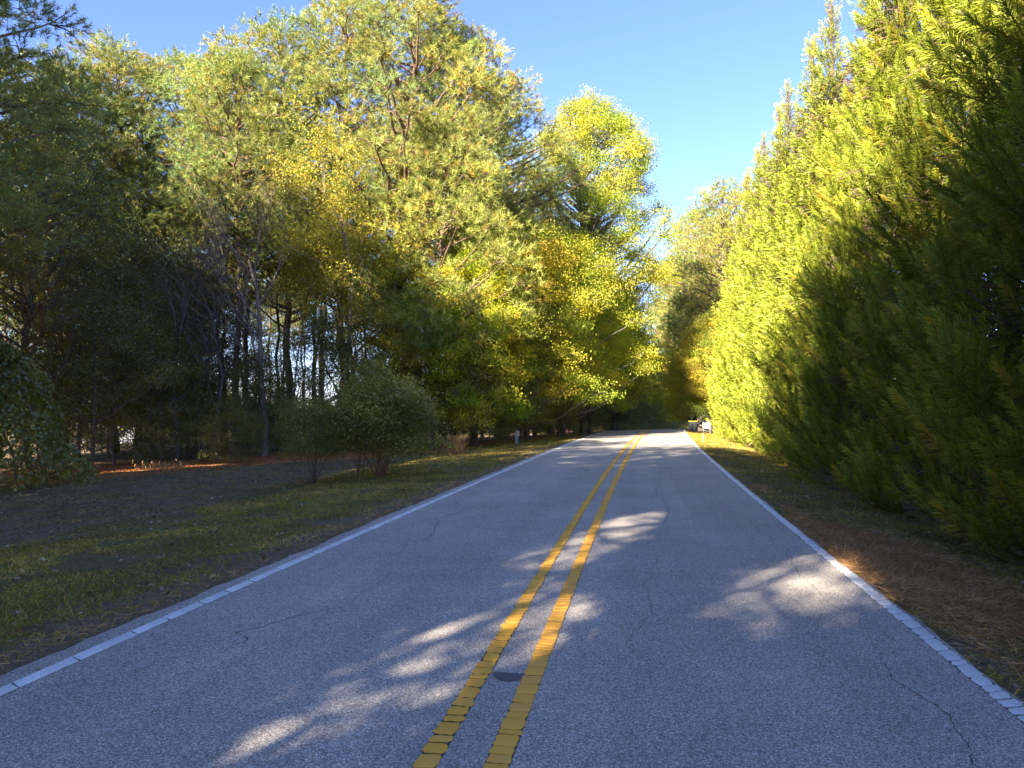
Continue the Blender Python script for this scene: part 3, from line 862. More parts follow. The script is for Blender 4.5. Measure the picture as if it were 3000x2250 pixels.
# openings in the canopy: where they let the sun reach the asphalt (x, y, radius, share of leaves missing)
GAPS = []
def gap_line(x0, y0, x1, y1, rad, share, n=4):
    for i in range(n):
        t = i / max(1, n - 1)
        GAPS.append((x0 + (x1 - x0) * t, y0 + (y1 - y0) * t, rad, share))
gap_line(*spot(190, 28.5), *spot(380, 30), .5, .97, 5)
gap_line(-1.55, 4.45, -.95, 6.4, .50, .93, 5)
gap_line(-.95, 8.3, -.05, 12.0, .50, .93, 4)
gap_line(1.35, 7.4, 1.65, 8.2, .72, .97, 2)
def carve(me, x, y, z, rz, sc, rg):
    n = len(me.vertices); co = np.empty(n * 3, np.float32); me.vertices.foreach_get("co", co); co = co.reshape(-1, 3)
    fs = len(me.polygons[0].vertices)
    ti = np.empty(n * 4, np.float32); me.color_attributes["tint"].data.foreach_get("color", ti); ti = ti.reshape(-1, 4)[:, :3]
    c, s_ = math.cos(rz), math.sin(rz)
    W_ = np.stack([co[:, 0] * c - co[:, 1] * s_, co[:, 0] * s_ + co[:, 1] * c, co[:, 2]], -1) * sc + np.array([x, y, z])
    ctr = W_.reshape(-1, fs, 3).mean(1)
    tt = ctr[:, 2] / SV[2]
    gx, gy = ctr[:, 0] - SV[0] * tt, ctr[:, 1] - SV[1] * tt        # where the shadow of each leaf falls
    keep = np.ones(len(ctr), bool)
    for (ax, ay, rad, share) in GAPS:
        # measured across the light, so a round opening throws a long oval on the ground
        dx, dy = gx - ax, gy - ay
        al = (dx * SV[0] + dy * SV[1]) / math.cos(SUN_EL) * SV[2]; ac = (dx * SV[1] - dy * SV[0]) / math.cos(SUN_EL)
        d = np.sqrt(al ** 2 + ac ** 2) / rad
        keep &= rg.random(len(ctr)) > share * np.clip(1.6 - d, 0, 1) ** .7
    if keep.all(): return me
    kv = np.repeat(keep, fs)
    co2 = co[kv]; m = len(co2) // fs
    return mesh_np(me.name, co2, [np.arange(len(co2)).reshape(m, fs)], me.materials[0], ti[kv])
def place_off(k, name, label, cat, x, y, rz, sc, group):
    M = dict(CASTER[k])
    M['crown'] = carve(M['crown'], x, y, gz(x, y), rz, sc, np.random.default_rng(int(x * 7 + y * 13) % 9999))
    place(M, name, label, cat, x, y, rz, sc, group)
for i, (x, y, k, s) in enumerate(off):
    place_off(0 if k != 1 else 1, 'pine_tree', "shading pine left of the road behind the viewpoint", 'pine tree', x, y, i * 1.3, s, "pines left of the road behind the viewpoint")
for i, (x, y, s) in enumerate([(-7.6, -12, 1.35), (-7.4, -17, 1.45), (-7.6, -22, 1.5), (-9.5, -26, 1.5), (-8.5, -5, .85), (-8, -9, 1.1), (-8.3, -14, 1.15), (-8, -19, 1.2), (-8, -24, 1.2), (-8, -31, 1.2), (-13, -6, 1.0), (-17, -12, 1.0), (-22, 0, .9), (-26, 6, 1.0), (-29, 14, 1.0), (-15, -21, 1), (-31, 24, 1.0), (-18, -6, 1.1), (-24, -12, 1.1)]):
    place_off(2, 'understorey_tree', "shading leafy tree left of the road behind the viewpoint", 'tree', x, y, i * 2.1, s, "leafy trees left of the road behind the viewpoint")

# far end of the road; several tree tints are raised to look sunlit
G_F = "trees beyond the crest of the road"
T(PINES[0], 'pine_tree', "tall pine beyond the conifer row on the right, dark left side", 'pine tree', 1500, 88, 445, 25, 1.0, G_F)
T(PINES[2], 'pine_tree', "broad olive pine just behind the end of the conifer row", 'pine tree', 1560, 78, 400, 23, 2.0, G_F, (1.1, 1.05, .9))
T(PINES[1], 'pine_tree', "dark pine at the right of the sky gap over the road", 'pine tree', 1462, 100, 560, 24, 3.0, G_F)
T(YOUNGPINE, 'pine_tree', "low pine with bare limbs over the right road edge", 'pine tree', 1500, 82, 640, 16, 4.0, G_F, (.95, .9, .8))
T(GUM[1], 'maple_tree', "golden tree closing the view at the end of the road", 'tree', 1432, 112, 775, 14, 1.0, G_F, (1.5, 1.3, .9))
T(GUM[2], 'maple_tree', "yellow bush-like tree on the right past the crest", 'tree', 1490, 74, 770, 12, 2.3, G_F, (1.5, 1.3, .8))
T(GUM[1], 'maple_tree', "yellow-green tree left of the road past the crest", 'tree', 1365, 92, 745, 14, 3.3, G_F, (1.4, 1.4, .9))
T(GUM[1], 'maple_tree', "golden roadside tree behind the white board", 'tree', 1503, 67, 735, 14, 0.7, G_F, (1.2, 1.12, 1.1))
T(GUM[2], 'maple_tree', "tan and gold tree leaning out from behind the conifer row", 'tree', 1540, 64.5, 690, 12, 2.7, G_F, (1.15, 1.0, 1.5))
T(GUM[2], 'maple_tree', "orange-leaved small tree at the foot of the conifer row's end", 'tree', 1545, 68, 800, 12, 5.3, G_F, (1.4, 1.0, .6))
T(DARK[0], 'understorey_tree', "dark tree in the shade at the end of the road", 'tree', 1400, 98, 800, 9, 1.3, G_F, (1.5, 1.4, 1))
T(DARK[1], 'understorey_tree', "dark tree left of the road in the shade past the crest", 'tree', 1320, 84, 780, 14, 2.3, G_F)
T(DARK[0], 'understorey_tree', "dark spreading tree where the left verge meets the crest", 'tree', 1270, 72, 820, 9, 4.3, G_F)
for i, (px, dp, top) in enumerate([(1320, 120, 700), (1385, 135, 775), (1450, 130, 760), (1500, 120, 560), (1570, 110, 500), (1630, 100, 520), (1240, 110, 560), (1290, 130, 600), (1700, 95, 520), (1355, 150, 770), (1415, 150, 800)]):
    T([PINES[1], GUM[1], PINES[2]][i % 3], 'distant_tree', "distant tree in the mass behind the end of the road", 'tree', px, dp, top, [24, 14, 23][i % 3], i * 1.1, "distant trees behind the end of the road")
for i, (px, dp) in enumerate([(1265, 80), (1300, 90), (1335, 80), (1365, 88), (1390, 84), (1415, 90), (1440, 95), (1350, 105), (1460, 105), (1240, 70), (1220, 64)]):
    x, y = spot(px, dp)
    place(DARK[2], 'undergrowth_shrub', "dark shrub in the shade where the road drops from sight", 'shrub', x, y, i * 1.7, 1.0 + .2 * (i % 3), "shrubs past the crest of the road")

# ------------------------------------------------------------------ row of feathery conifers on the right
def bough_mesh(seed, nbr=7, cn=80, L=.75, width=.008, clen=.15):
    """a bough: short stem that forks into upswept fox-tail brushes, each a stem ringed with bent cords"""
    rg = np.random.default_rng(seed)
    g = Geo()
    tube(g, [(0, 0, 0), (L * .5, 0, .06), (L, 0, .22)], [.014, .010, .005], 4, T=np.array([.38, .33, .5]))
    for k in range(nbr):
        t0 = .15 + .85 * (k + .5) / nbr
        s = (-1) ** k
        b0 = np.array([L * t0 * .85, 0, .05 + .14 * t0])
        yaw = s * (1.05 - .75 * t0) + rg.normal() * .15
        up = .35 + .55 * rg.random()
        d0 = norm(np.array([math.cos(yaw), math.sin(yaw), up]))
        bl = (.42 + .28 * rg.random()) * (1.1 - .15 * abs(t0 - .7))
        q = np.sqrt(np.linspace(.01, 1, cn)) * .97
        up2 = np.array([0, 0, 1.0])
        path = lambda q: b0 + d0 * bl * q[:, None] + up2 * bl * .22 * (q[:, None] ** 2)
        base = path(q)
        tan = norm(d0 + up2 * .44 * q[:, None])
        tube(g, path(np.linspace(0, 1, 4)), [.008, .006, .005, .003], 3, T=np.array([.6, .55, .5]))
        ang = rg.random(cn) * 6.283
        a1 = norm(np.cross(tan, np.array([.1, .2, 1.0]))); a2 = np.cross(tan, a1)
        side = np.cos(ang)[:, None] * a1 + np.sin(ang)[:, None] * a2
        cd = norm(tan + side * (1.15 - .95 * q[:, None] ** 2))
        ls = clen * (.75 + .4 * rg.random(cn)) * (1.15 - .35 * q)
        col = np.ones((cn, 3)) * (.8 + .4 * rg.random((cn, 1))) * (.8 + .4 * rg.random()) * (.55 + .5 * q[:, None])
        if rg.random() < .06: col = col * np.array([1.2, .85, .9])
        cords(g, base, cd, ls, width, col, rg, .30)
    return g, g.mesh("bough", M_CYP)

BG = [bough_mesh(500 + i, 8, 95) for i in range(5)]
BOUGH = [b[1] for b in BG]

def cyp_R(z, h, R):
    t = min(max(z / h, 0), 1)
    return R * min(1.0, (1 - t) ** .95 * 1.22) * (1 - .06 * (1 - min(t / .05, 1)))

def cyp_trunk(seed, h, R):
    rg = np.random.default_rng(seed)
    g = Geo()
    zz = np.linspace(-.3, h * .96, 10)
    tube(g, np.stack([rg.normal(size=10) * .03, rg.normal(size=10) * .03, zz], -1), .24 * (1 - zz.clip(0) / h) + .02, 8)
    for i in range(170):
        z = .5 + (h - 1.2) * i / 170
        az = i * 2.4; r = cyp_R(z, h, R) * .6
        c, s = math.cos(az), math.sin(az)
        tube(g, [(0, 0, z - .2), (c * r * .5, s * r * .5, z), (c * r, s * r, z + .25)], [.025, .018, .008], 4)
    # dry inner twigs
    n = 4500
    z = rg.random(n) * h * .80
    rr = np.array([cyp_R(a, h, R) for a in z]) * (.15 + .62 * rg.random(n))
    az = rg.random(n) * 6.283
    P = np.stack([np.cos(az) * rr, np.sin(az) * rr, z], -1)
    D = np.stack([np.cos(az), np.sin(az), .1 + .6 * rg.random(n)], -1) + rg.normal(size=(n, 3)) * .5
    cords(g, P, D, .35 + .3 * rg.random(n), .03, np.ones((n, 3)) * .8, rg, .3)
    return g.mesh("trunk", M_STEM)

def bough_spots(seed, h, R, n, z0=.0):
    rg = np.random.default_rng(seed)
    out = []
    # density by height so that area is covered evenly
    zg = np.linspace(z0, h - .5, 200)
    dens = np.array([cyp_R(z, h, R) + .25 for z in zg]); cdf = np.cumsum(dens); cdf /= cdf[-1]
    for i in range(n):
        z = float(np.interp((i + .5) / n, cdf, zg)) + rg.normal() * .12
        az = i * 2.39996 + rg.normal() * .2
        r = cyp_R(z, h, R)
        r *= 1 + .11 * math.sin(az * 3 + z * 1.9 + seed) + .09 * math.sin(az * 5 - z * 2.7 + seed * 2)
        out.append((z, az, r, rg.random(), rg.random(), rg.random()))
    return out

def cyp_color(t, a):
    """tips of the tree are bronzed"""
    k = max(0, (t - .86) / .14)
    return (1 + .45 * k + (.06 if a < .2 else 0), 1 + .05 * k, 1 + .8 * k)

def conifer_near(x, y, h, R, nb, seed, label, rz):
    g = gz(x, y)
    root = empty('cedar_tree', (x, y, g))
    tag(root, label, 'conifer', "row of feathery yellow-green conifers")
    tr = obj('trunk', cyp_trunk(seed, h, R), root)
    for (z, az, r, a, b, c) in bough_spots(seed, h, R, nb):
        rb = max(0.0, r - .75 - .55 * b ** 1.5)
        t = z / h
        s = (1.0 + .4 * b) * (1 - .62 * max(0, t - .6) / .4)
        if c < .14 and t < .85:
            s *= 1.28; rb -= .2
        pitch = -R_(2 + 30 * c + 45 * max(0, t - .8) / .2)
        az += rz
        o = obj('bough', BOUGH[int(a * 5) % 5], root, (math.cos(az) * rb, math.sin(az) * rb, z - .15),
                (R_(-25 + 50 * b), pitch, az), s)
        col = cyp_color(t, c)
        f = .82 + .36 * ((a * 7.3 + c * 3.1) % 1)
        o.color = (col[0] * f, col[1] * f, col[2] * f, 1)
    return root

def conifer_far_mesh(seed, h, R, nb):
    """the same plumes joined into one crown for trees too far away to pick them apart"""
    rg = np.random.default_rng(seed)
    big = Geo()
    tmpl = []
    for i in range(3):
        g, me = bough_mesh(600 + i, 6, 26, .75, .021, .19)
        V = np.concatenate(g.V); T = np.concatenate(g.T); F = np.concatenate(g.F4)
        tmpl.append((V, T, F))
    for (z, az, r, a, b, c) in bough_spots(seed, h, R, nb):
        V, T, F = tmpl[int(a * 3) % 3]
        rb = max(0.0, r - .75 - .55 * b ** 1.5); t = z / h
        s = (1.0 + .4 * b) * (1 - .62 * max(0, t - .6) / .4)
        M = Matrix.Rotation(az, 3, 'Z') @ Matrix.Rotation(-R_(2 + 30 * c + 45 * max(0, t - .8) / .2), 3, 'Y') @ Matrix.Rotation(R_(-25 + 50 * b), 3, 'X')
        M = np.array(M)
        if c < .14 and t < .85: s *= 1.2
        V2 = (V * s) @ M.T + np.array([math.cos(az) * rb, math.sin(az) * rb, z - .15])
        big.add(V2, F, T * np.array(cyp_color(t, c)) * (.88 + .24 * rg.random()))
    return dict(trunk=cyp_trunk(seed, h, R), crown=big.mesh("crown", M_CYP))

rowD = [3.2, 7.2, 11.2, 15.4, 19.6, 23.8, 28.0, 32.6, 37.0, 41.4, 45.8, 50.2, 54.6, 58.5]
near_lab = ["first feathery conifer of the row, cut by the right edge",
            "second feathery conifer from the right edge, fully shaded at its foot",
            "third feathery conifer from the right edge, its lower half in shade",
            "fourth feathery conifer from the right edge, lit above the shadow line",
            "fifth feathery conifer from the right edge",
            "sixth feathery conifer from the right edge, where the road shadow ends"]
far_lab = ["conifer whose bronze tip just clears the sky edge at top right",
           "conifer with the second bronze tip down the skyline",
           "conifer with the third bronze tip down the skyline",
           "conifer in the middle of the receding lit row",
           "conifer two before the last clear bronze tip",
           "conifer just before the last clear bronze tip",
           "conifer with the last clear bronze tip, above the far pines",
           "last conifer of the row, beside the white board"]
farm = [conifer_far_mesh(701, 17.5, 2.35, 420), conifer_far_mesh(702, 18, 2.4, 420)]
for i, D in enumerate(rowD):
    x = 6.75 + 3.8e-4 * D * D + (0.15 if i % 2 else -.1)
    if i < 6:
        conifer_near(x, D, 17.0 + .6 * math.sin(i * 2.1), 2.65, 340, 520 + i, near_lab[i], i * 1.1)
    else:
        place(farm[i % 2], 'cedar_tree', far_lab[i - 6], 'conifer', x, D, i * 1.7, 1.0 + .02 * (i - 6), "row of feathery yellow-green conifers")

# ------------------------------------------------------------------ roadside shrubs and plants
def shrub_mesh(seed, h, R, nl, zb, tints, stems=9, leafs=.045, per=60, tips=12):
    r = lumpy_tree(seed, h, zb, R, nl, 'leaf', M_DARKLEAF, M_STEM, .06, 'spread', (.35, .62), .6, per, tips, leafs, leafs * .62, tints, 0, nstem=stems, twigs=4)
    return dict(stem=r['trunk'], crown=r['crown'])
x, y = spot(820, 21.2)
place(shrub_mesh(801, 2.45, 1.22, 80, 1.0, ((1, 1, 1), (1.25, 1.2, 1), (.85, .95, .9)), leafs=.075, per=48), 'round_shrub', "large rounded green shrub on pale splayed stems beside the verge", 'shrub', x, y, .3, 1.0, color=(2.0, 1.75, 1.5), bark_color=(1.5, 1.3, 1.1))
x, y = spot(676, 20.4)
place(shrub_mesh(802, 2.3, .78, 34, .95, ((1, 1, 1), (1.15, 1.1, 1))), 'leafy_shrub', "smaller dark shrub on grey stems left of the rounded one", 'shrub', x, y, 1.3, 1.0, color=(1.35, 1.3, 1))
x, y = spot(778, 23.4)
place(shrub_mesh(803, 1.9, .55, 20, .9, ((.9, 1, 1),)), 'leafy_shrub', "shrub with a dark crooked stem half hidden behind the rounded one", 'shrub', x, y, 2.3, 1.0)

rs = np.random.default_rng(88); gs = Geo(); ns = 46
Ps = np.stack([-.55 + rs.normal(size=ns) * .35, rs.normal(size=ns) * .4, 1.7 + .35 * rs.random(ns)], -1)
cords(gs, Ps, np.stack([-.35 + rs.normal(size=ns) * .35, rs.normal(size=ns) * .3, np.ones(ns)], -1), .5 + .45 * rs.random(ns), .022, np.ones((ns, 3)) * np.array([[1.6, 1.6, 1.3]]), rs, .1)
big_shrub = [o for o in COL.objects if o.name.startswith('round_shrub')][0]
so = obj('shoots', gs.mesh("shoots", M_DARKLEAF), big_shrub); so['kind'] = 'stuff'; so.color = (1.9, 1.7, 1.3, 1); so.rotation_euler = (0, 0, -.3)

# vine thicket at the left edge
def thicket(seed):
    rg = np.random.default_rng(seed)
    g = Geo(); w = Geo()
    n = 15000
    az = rg.random(n) * 6.283; zt = rg.random(n) ** .85
    r = 2.7 * (1 - zt) ** .62 + .35
    r = r * (1 + .12 * np.sin(az * 3 + zt * 7) + .08 * np.sin(az * 7 - zt * 13)) + rg.normal(size=n) * .07 - .4 * (rg.random(n) ** 4)
    P = np.stack([np.cos(az) * r, np.sin(az) * r, zt * 4.7 + .05 + rg.normal(size=n) * .06], -1)
    nrm = np.stack([np.cos(az), np.sin(az), np.full(n, .3)], -1)
    T = (.8 + .4 * rg.random((n, 1))) * (1 + .5 * (vnoise(az * 3, zt * 6, 1, 9)[:, None] - .5)) * np.where(rg.random((n, 1)) < .04, np.array([[2.2, 1.3, .8]]), np.array([[1.35, 1.3, 1.0]]))
    D = norm(np.array([0, 0, -1.0]) + rg.normal(size=(n, 3)) * .5 + nrm * .35)
    leaves(g, P, D, .11 + .07 * rg.random(n), .10, T, rg, .2)
    for i in range(14):
        a = i * .45
        rr = np.linspace(2.5, .3, 8)
        tube(w, np.stack([np.cos(a) * rr + rg.normal(size=8) * .1, np.sin(a) * rr + rg.normal(size=8) * .1, 4.4 * (1 - (rr / 2.7) ** 1.6)], -1), np.linspace(.04, .015, 8), 4)
    tube(w, [(0, 0, -.3), (.1, 0, 2), (0, .1, 4.6)], [.22, .18, .08], 8)
    return dict(stem=w.mesh("stem", M_STEM, True), crown=g.mesh("crown", M_DARKLEAF))
x, y = spot(-45, 23.0)
place(thicket(31), 'vine_thicket', "mound of ivy-like vines at the left edge of the lawn", 'thicket', x, y, 0, .98)

# dry tawny clump
def dry_clump(seed, h, n, spread):
    rg = np.random.default_rng(seed)
    g = Geo()
    P = np.stack([rg.normal(size=n) * spread * .35, rg.normal(size=n) * spread * .35, np.zeros(n)], -1)
    for k in range(3):
        D = np.stack([rg.normal(size=n) * .35, rg.normal(size=n) * .35, np.ones(n)], -1)
        cords(g, P + np.array([0, 0, h * .28 * k]) + rg.normal(size=(n, 3)) * .03 * k, D, h * (.3 + .5 * rg.random(n)) * (1 - .2 * k), .016, (.7 + .6 * rg.random((n, 1))) * np.array([[1.2, 1.25, 1.1]]), rg, .3)
    return g.mesh("stem", M_STRAW)
x, y = spot(985, 33)
place(dict(stalks=dry_clump(41, 1.0, 260, .6)), 'dry_weed_clump', "tawny dead weed clump in front of the dark wood", 'weed', x, y)
x, y = spot(1205, 50)
place(dict(stalks=dry_clump(42, .5, 200, 2.4)), 'dry_weed_clump', "low rusty heap of dead fronds near the bend", 'weed', x, y)
x, y = spot(355, 29)
place(dict(stalks=dry_clump(43, .35, 220, 1.6)), 'dry_weed_clump', "pale dry grass tuft on the lit straw streak", 'weed', x, y)

# grey marker post
def boxm(g, lo, hi, T=None):
    x0, y0, z0 = lo; x1, y1, z1 = hi
    V = [(x0, y0, z0), (x1, y0, z0), (x1, y1, z0), (x0, y1, z0), (x0, y0, z1), (x1, y0, z1), (x1, y1, z1), (x0, y1, z1)]
    F = [(0, 3, 2, 1), (4, 5, 6, 7), (0, 1, 5, 4), (1, 2, 6, 5), (2, 3, 7, 6), (3, 0, 4, 7)]
    g.add(V, F, T)
def box_obj(name, lo, hi, m, parent, bev=.01):
    g = Geo(); boxm(g, lo, hi)
    o = obj(name, g.mesh(name, m), parent)
    if bev:
        md = o.modifiers.new("bevel", 'BEVEL'); md.width = bev; md.segments = 2
    return o
M_GREY = solid("weathered_wood", (.36, .35, .33), .9, .4, 12, .6, 60)
M_WHITE = solid("white_board_paint", (.55, .57, .56), .5, .08, 3)
M_BLUE = solid("pale_blue_print", (.42, .58, .66), .5, .1, 3)
M_BLACK = solid("dark_grey_plastic", (.06, .065, .08), .5, .2, 6)
M_YPL = solid("yellow_plastic", (.68, .60, .05), .5, .1, 6)
M_STAKE = solid("raw_pine_stake", (.60, .42, .26), .8, .15, 20)
x, y = spot(1116, 39.5)
po = empty('marker_post', (x, y, gz(x, y)), .3); tag(po, "short weathered grey post standing at the edge of the left verge", 'post')
box_obj('shaft', (-.085, -.085, -.3), (.085, .085, .74), M_GREY, po, .012)
g = Geo(); g.add([(-.09, -.09, .742), (.09, -.09, .742), (.09, .09, .742), (-.09, .09, .742), (-.05, -.05, .78), (.05, -.05, .78), (.05, .05, .78), (-.05, .05, .78)],
                 [(0, 1, 5, 4), (1, 2, 6, 5), (2, 3, 7, 6), (3, 0, 4, 7), (4, 5, 6, 7)])
obj('cap', g.mesh("cap", M_GREY), po)

# small outbuilding glimpsed through the wood
x, y = spot(243, 58)
sh = empty('shed', (x, y, gz(x, y)), .5); tag(sh, "pale blue-grey shed glimpsed through the dark wood at far left", 'shed')
M_SHED = solid("pale_blue_siding", (.55, .62, .72), .7, .1, 3)
M_ROOF = solid("grey_roof_felt", (.16, .16, .17), .9, .2, 8)
box_obj('wall', (-2.2, -1.6, -.2), (2.2, 1.6, 2.2), M_SHED, sh, .02)
g = Geo(); g.add([(-2.45, -1.9, 2.2), (2.45, -1.9, 2.2), (2.45, 1.9, 2.2), (-2.45, 1.9, 2.2), (-2.45, 0, 3.2), (2.45, 0, 3.2)], [(0, 1, 5, 4), (2, 3, 4, 5), (0, 3, 2, 1)])
g.F3.append(np.array([(0, 4, 3), (1, 2, 5)])); obj('roof', g.mesh("roof", M_ROOF), sh)
dr = box_obj('door', (-.5, -1.65, 0), (.4, -1.603, 1.95), M_WHITE, sh, .01)
box_obj('window', (.9, -1.64, 1.0), (1.7, -1.603, 1.7), M_BLACK, sh, .01)

# wooden stake on the right verge
x, y = spot(1519, 39)
st = empty('survey_stake', (x, y, gz(x, y)), .1); tag(st, "pale wooden stake in the sunlit right verge", 'stake')
box_obj('shaft', (-.02, -.012, -.2), (.02, .012, .48), M_STAKE, st, .004)

# white board sign, bin with a yellow lid
x, y = spot(1526, 58)
sg = empty('roadside_sign', (x, y, gz(x, y) - .1), -.25, .64); tag(sg, "white roadside board half hidden behind the last conifer", 'sign')
for sx in (-.42, .36): box_obj('post', (sx, -.03, -.3), (sx + .06, .03, 1.55), M_WHITE, sg, .008)
box_obj('panel', (-.46, -.06, .72), (.46, -.031, 1.42), M_WHITE, sg, .006)
box_obj('lettered_band', (-.42, -.066, .78), (.42, -.0605, .98), M_BLUE, sg, 0)
box_obj('rider', (.1, -.06, 1.5), (.42, -.031, 1.68), M_WHITE, sg, .004)
x, y = spot(1496, 57.5)
bn = empty('roadside_bin', (x, y, gz(x, y)), .2); tag(bn, "dark grey bin with a yellow lid on the right verge at the crest", 'bin')
g = Geo(); g.add([(-.22, -.22, 0), (.22, -.22, 0), (.22, .22, 0), (-.22, .22, 0), (-.27, -.27, .78), (.27, -.27, .78), (.27, .27, .78), (-.27, .27, .78)],
                 [(0, 3, 2, 1), (0, 1, 5, 4), (1, 2, 6, 5), (2, 3, 7, 6), (3, 0, 4, 7), (4, 5, 6, 7)])
o = obj('body', g.mesh("body", M_BLACK), bn); md = o.modifiers.new("bevel", 'BEVEL'); md.width = .03; md.segments = 2
box_obj('lid', (-.29, -.29, .783), (.29, .29, .86), M_YPL, bn, .03)
g = Geo(); tube(g, [(-.2, -.31, .75), (.2, -.31, .75)], [.015, .015], 6); obj('handle', g.mesh("handle", M_BLACK), bn)

# ------------------------------------------------------------------ grass, litter
def scatter_grass():
    rg = np.random.default_rng(77)
    g = Geo()
    def band(n, dmin, dmax, umin, umax, Lr, W, keep, power=2.0):
        y = dmin + (dmax - dmin) * rg.random(n) ** power
        u = umin + (umax - umin) * rg.random(n)
        x = road_cx(y) + u
        s = np.where(u < 0, -u - 3.3, u - 3.1)
        k = keep(x, y, s, u)
        x, y = x[k], y[k]; m = len(x)
        z = ground_z(x, y) - .004
        cl = vnoise(x, y, .5, 31); cl2 = vnoise(x, y, 1.9, 32)
        P = np.stack([x, y, z], -1)
        D = np.stack([rg.normal(size=m) * .75, rg.normal(size=m) * .75, np.ones(m) * .75], -1)
        dist = np.sqrt(x * x + y * y)
        T = (.65 + .7 * rg.random((m, 1))) * np.where((rg.random(m) < .18 + .35 * (cl2 > .62))[:, None], np.array([[1.9, 1.55, 1.6]]), np.array([[1.0, 1.08, .8]]))
        L = (Lr * (.5 + .9 * rg.random(m))) * (.6 + .9 * cl)
        V = W * (1 + dist * .10)
        Sd = norm(np.cross(norm(D), rg.normal(size=(m, 3))))
        Dn = norm(D)
        B = P + Dn * L[:, None] * .55; C = P + Dn * L[:, None] + np.array([0, 0, -.35]) * L[:, None]
        w = V[:, None]
        VV = np.stack([P + Sd * w * .5, P - Sd * w * .5, B - Sd * w * .35, B + Sd * w * .35, C], 1)
        b = np.arange(m)[:, None] * 5
        n0 = g.n
        g.V.append(VV.reshape(-1, 3)); g.T.append(np.repeat(T, 5, axis=0))
        g.F4.append(b + np.array([[0, 1, 2, 3]]) + n0); g.F3.append(b + np.array([[3, 2, 4]]) + n0); g.n += m * 5
    edgeL = lambda x, y: 4.6 + (vnoise(x, y, 2.2, 1) - .5) * 2.6 + np.clip((y - 14) * .12, 0, 4.5)
    band(150000, 2.5, 48, -8.8, -3.33, .075, .0042, lambda x, y, s, u: (s < edgeL(x, y)) & (rg.random(len(x)) < .25 + .75 * sstep(.2, 1.0, s)) & (vnoise(x, y, .6, 2) > .22), 2.0)
    band(60000, 2.5, 40, -22, -7, .05, .005, lambda x, y, s, u: (vnoise(x, y, .9, 41) > .5), 1.4)
    n_l = 70000
    yl = 6 + 30 * rg.random(n_l) ** 1.3; ul = -7.5 - 17 * rg.random(n_l); xl = road_cx(yl) + ul
    kl = (vnoise(xl, yl, .35, 61) > .38)
    xl, yl = xl[kl], yl[kl]; ml = len(xl)
    Pl = np.stack([xl, yl, ground_z(xl, yl)], -1)
    Dl = np.stack([rg.normal(size=ml), rg.normal(size=ml), np.abs(rg.normal(size=ml)) * .5 + .1], -1)
    needles(g, Pl, Dl, .05 + .06 * rg.random(ml), (.005 * (1 + np.sqrt(xl ** 2 + yl ** 2) * .1))[:, None], (.35 + .6 * rg.random((ml, 1))) * np.array([[.9, .85, 1.2]]), rg)
    band(90000, 2.5, 60, 3.10, 6.8, .075, .0042, lambda x, y, s, u: (s < 3.1 + (vnoise(x, y, 2.2, 1) - .5)) & (vnoise(x, y, .6, 2) > .2) & ((x - 2.9) ** 2 / .35 + ((y - 9.2) / 2.0) ** 2 > .9), 2.0)
    return g.mesh("grass", M_GRASS)
tag(obj("verge_grass", scatter_grass()), "short patchy grass along both verges", 'grass', kind='stuff')

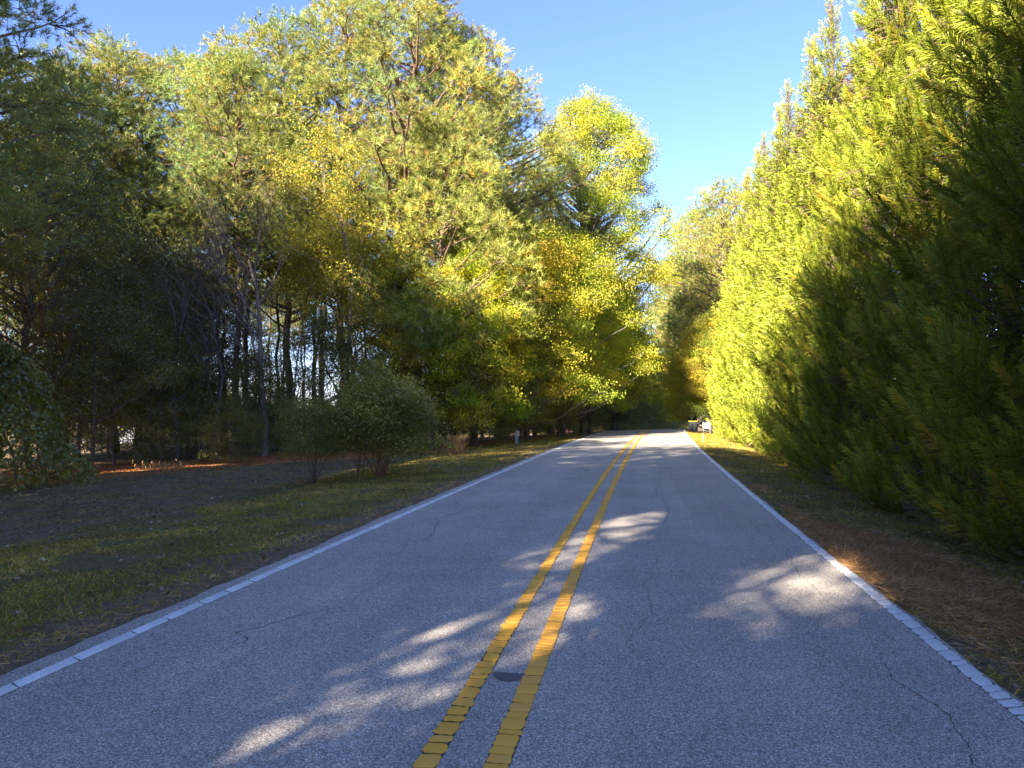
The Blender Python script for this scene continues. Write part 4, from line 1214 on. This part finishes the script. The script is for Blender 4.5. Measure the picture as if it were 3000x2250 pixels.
def scatter_litter():
    rg = np.random.default_rng(78)
    g = Geo()
    n = 9000
    y = 2.5 + 45 * rg.random(n) ** 1.5; side = rg.random(n) < .75
    u = np.where(side, -3.45 - 15 * rg.random(n) ** 1.2, 3.4 + 3.6 * rg.random(n))
    x = road_cx(y) + u
    P = np.stack([x, y, ground_z(x, y) + .012 + .02 * rg.random(n)], -1)
    D = np.stack([rg.normal(size=n), rg.normal(size=n), rg.normal(size=n) * .25], -1)
    pal = np.array([(1, 1, 1), (.55, .45, .4), (1.2, 1.25, 1.4), (1.0, .55, .35), (.9, .8, .45), (.4, .33, .3)])
    T = pal[rg.integers(0, 6, n)] * (.6 + .7 * rg.random((n, 1)))
    s = .035 + .05 * rg.random(n)
    leaves(g, P, D, s, s * .65, T, rg, 1.8)
    # a few on the asphalt edge
    m = 60
    y = 3 + 20 * rg.random(m); u = np.where(rg.random(m) < .5, -3.25 + .25 * rg.random(m), 3.1 + .15 * rg.random(m)); x = road_cx(y) + u
    P = np.stack([x, y, road_z(y, u) + .01], -1)
    D = np.stack([rg.normal(size=m), rg.normal(size=m), rg.normal(size=m) * .1], -1)
    leaves(g, P, D, .05, .03, np.ones((m, 3)) * .8, rg, 3)
    return g.mesh("fallen_leaves", M_LITTER)
tag(obj("fallen_leaves", scatter_litter()), "scattered brown fallen leaves on the grass", 'leaves', kind='stuff')

def scatter_straw():
    rg = np.random.default_rng(79)
    g = Geo()
    n = 42000
    x = 2.9 + rg.normal(size=n) * .42; y = 9.2 + rg.normal(size=n) * 1.3
    k = (x - road_cx(y) > 3.14) & (vnoise(x, y, .5, 51) > .08)
    x, y = x[k], y[k]
    n = 3500
    y2 = 3 + 15 * rg.random(n) ** 1.3; u2 = np.where(rg.random(n) < .25, -3.32 - .35 * rg.random(n) ** 1.5, 3.3 + .25 * rg.random(n)); x2 = road_cx(y2) + u2
    k = vnoise(x2, y2, .4, 52) > .45
    x = np.concatenate([x, x2[k]]); y = np.concatenate([y, y2[k]])
    n = 14000
    t = rg.random(n); xe = -24 + 17 * t + rg.normal(size=n) * 1.8; ye = 24.5 + 26 * t + rg.normal(size=n) * 1.8
    k = (xe - road_cx(ye) < -6) & (vnoise(xe, ye, 1.2, 53) > .4)
    x = np.concatenate([x, xe[k]]); y = np.concatenate([y, ye[k]]); n = len(x)
    P = np.stack([x, y, ground_z(x, y) + .008 + .03 * rg.random(n)], -1)
    D = np.stack([rg.normal(size=n), rg.normal(size=n), np.abs(rg.normal(size=n)) * .22], -1)
    T = (.6 + .8 * rg.random((n, 1))) * np.where(rg.random((n, 1)) < .2, np.array([[1.5, 1.7, 1.6]]), np.array([[1, 1, 1]]))
    T = T * np.where((y > 21)[:, None], np.array([[1.1, .62, .5]]), np.array([[1, 1, 1]]))
    dist = np.sqrt(x * x + y * y)
    needles(g, P, D, .10 + .10 * rg.random(n), (.0035 * (1 + dist * .12))[:, None], T, rg)
    return g.mesh("pine_straw", M_STRAW)
tag(obj("pine_straw", scatter_straw()), "rusty pine straw lying on the verges and at the wood's edge", 'pine straw', kind='stuff')
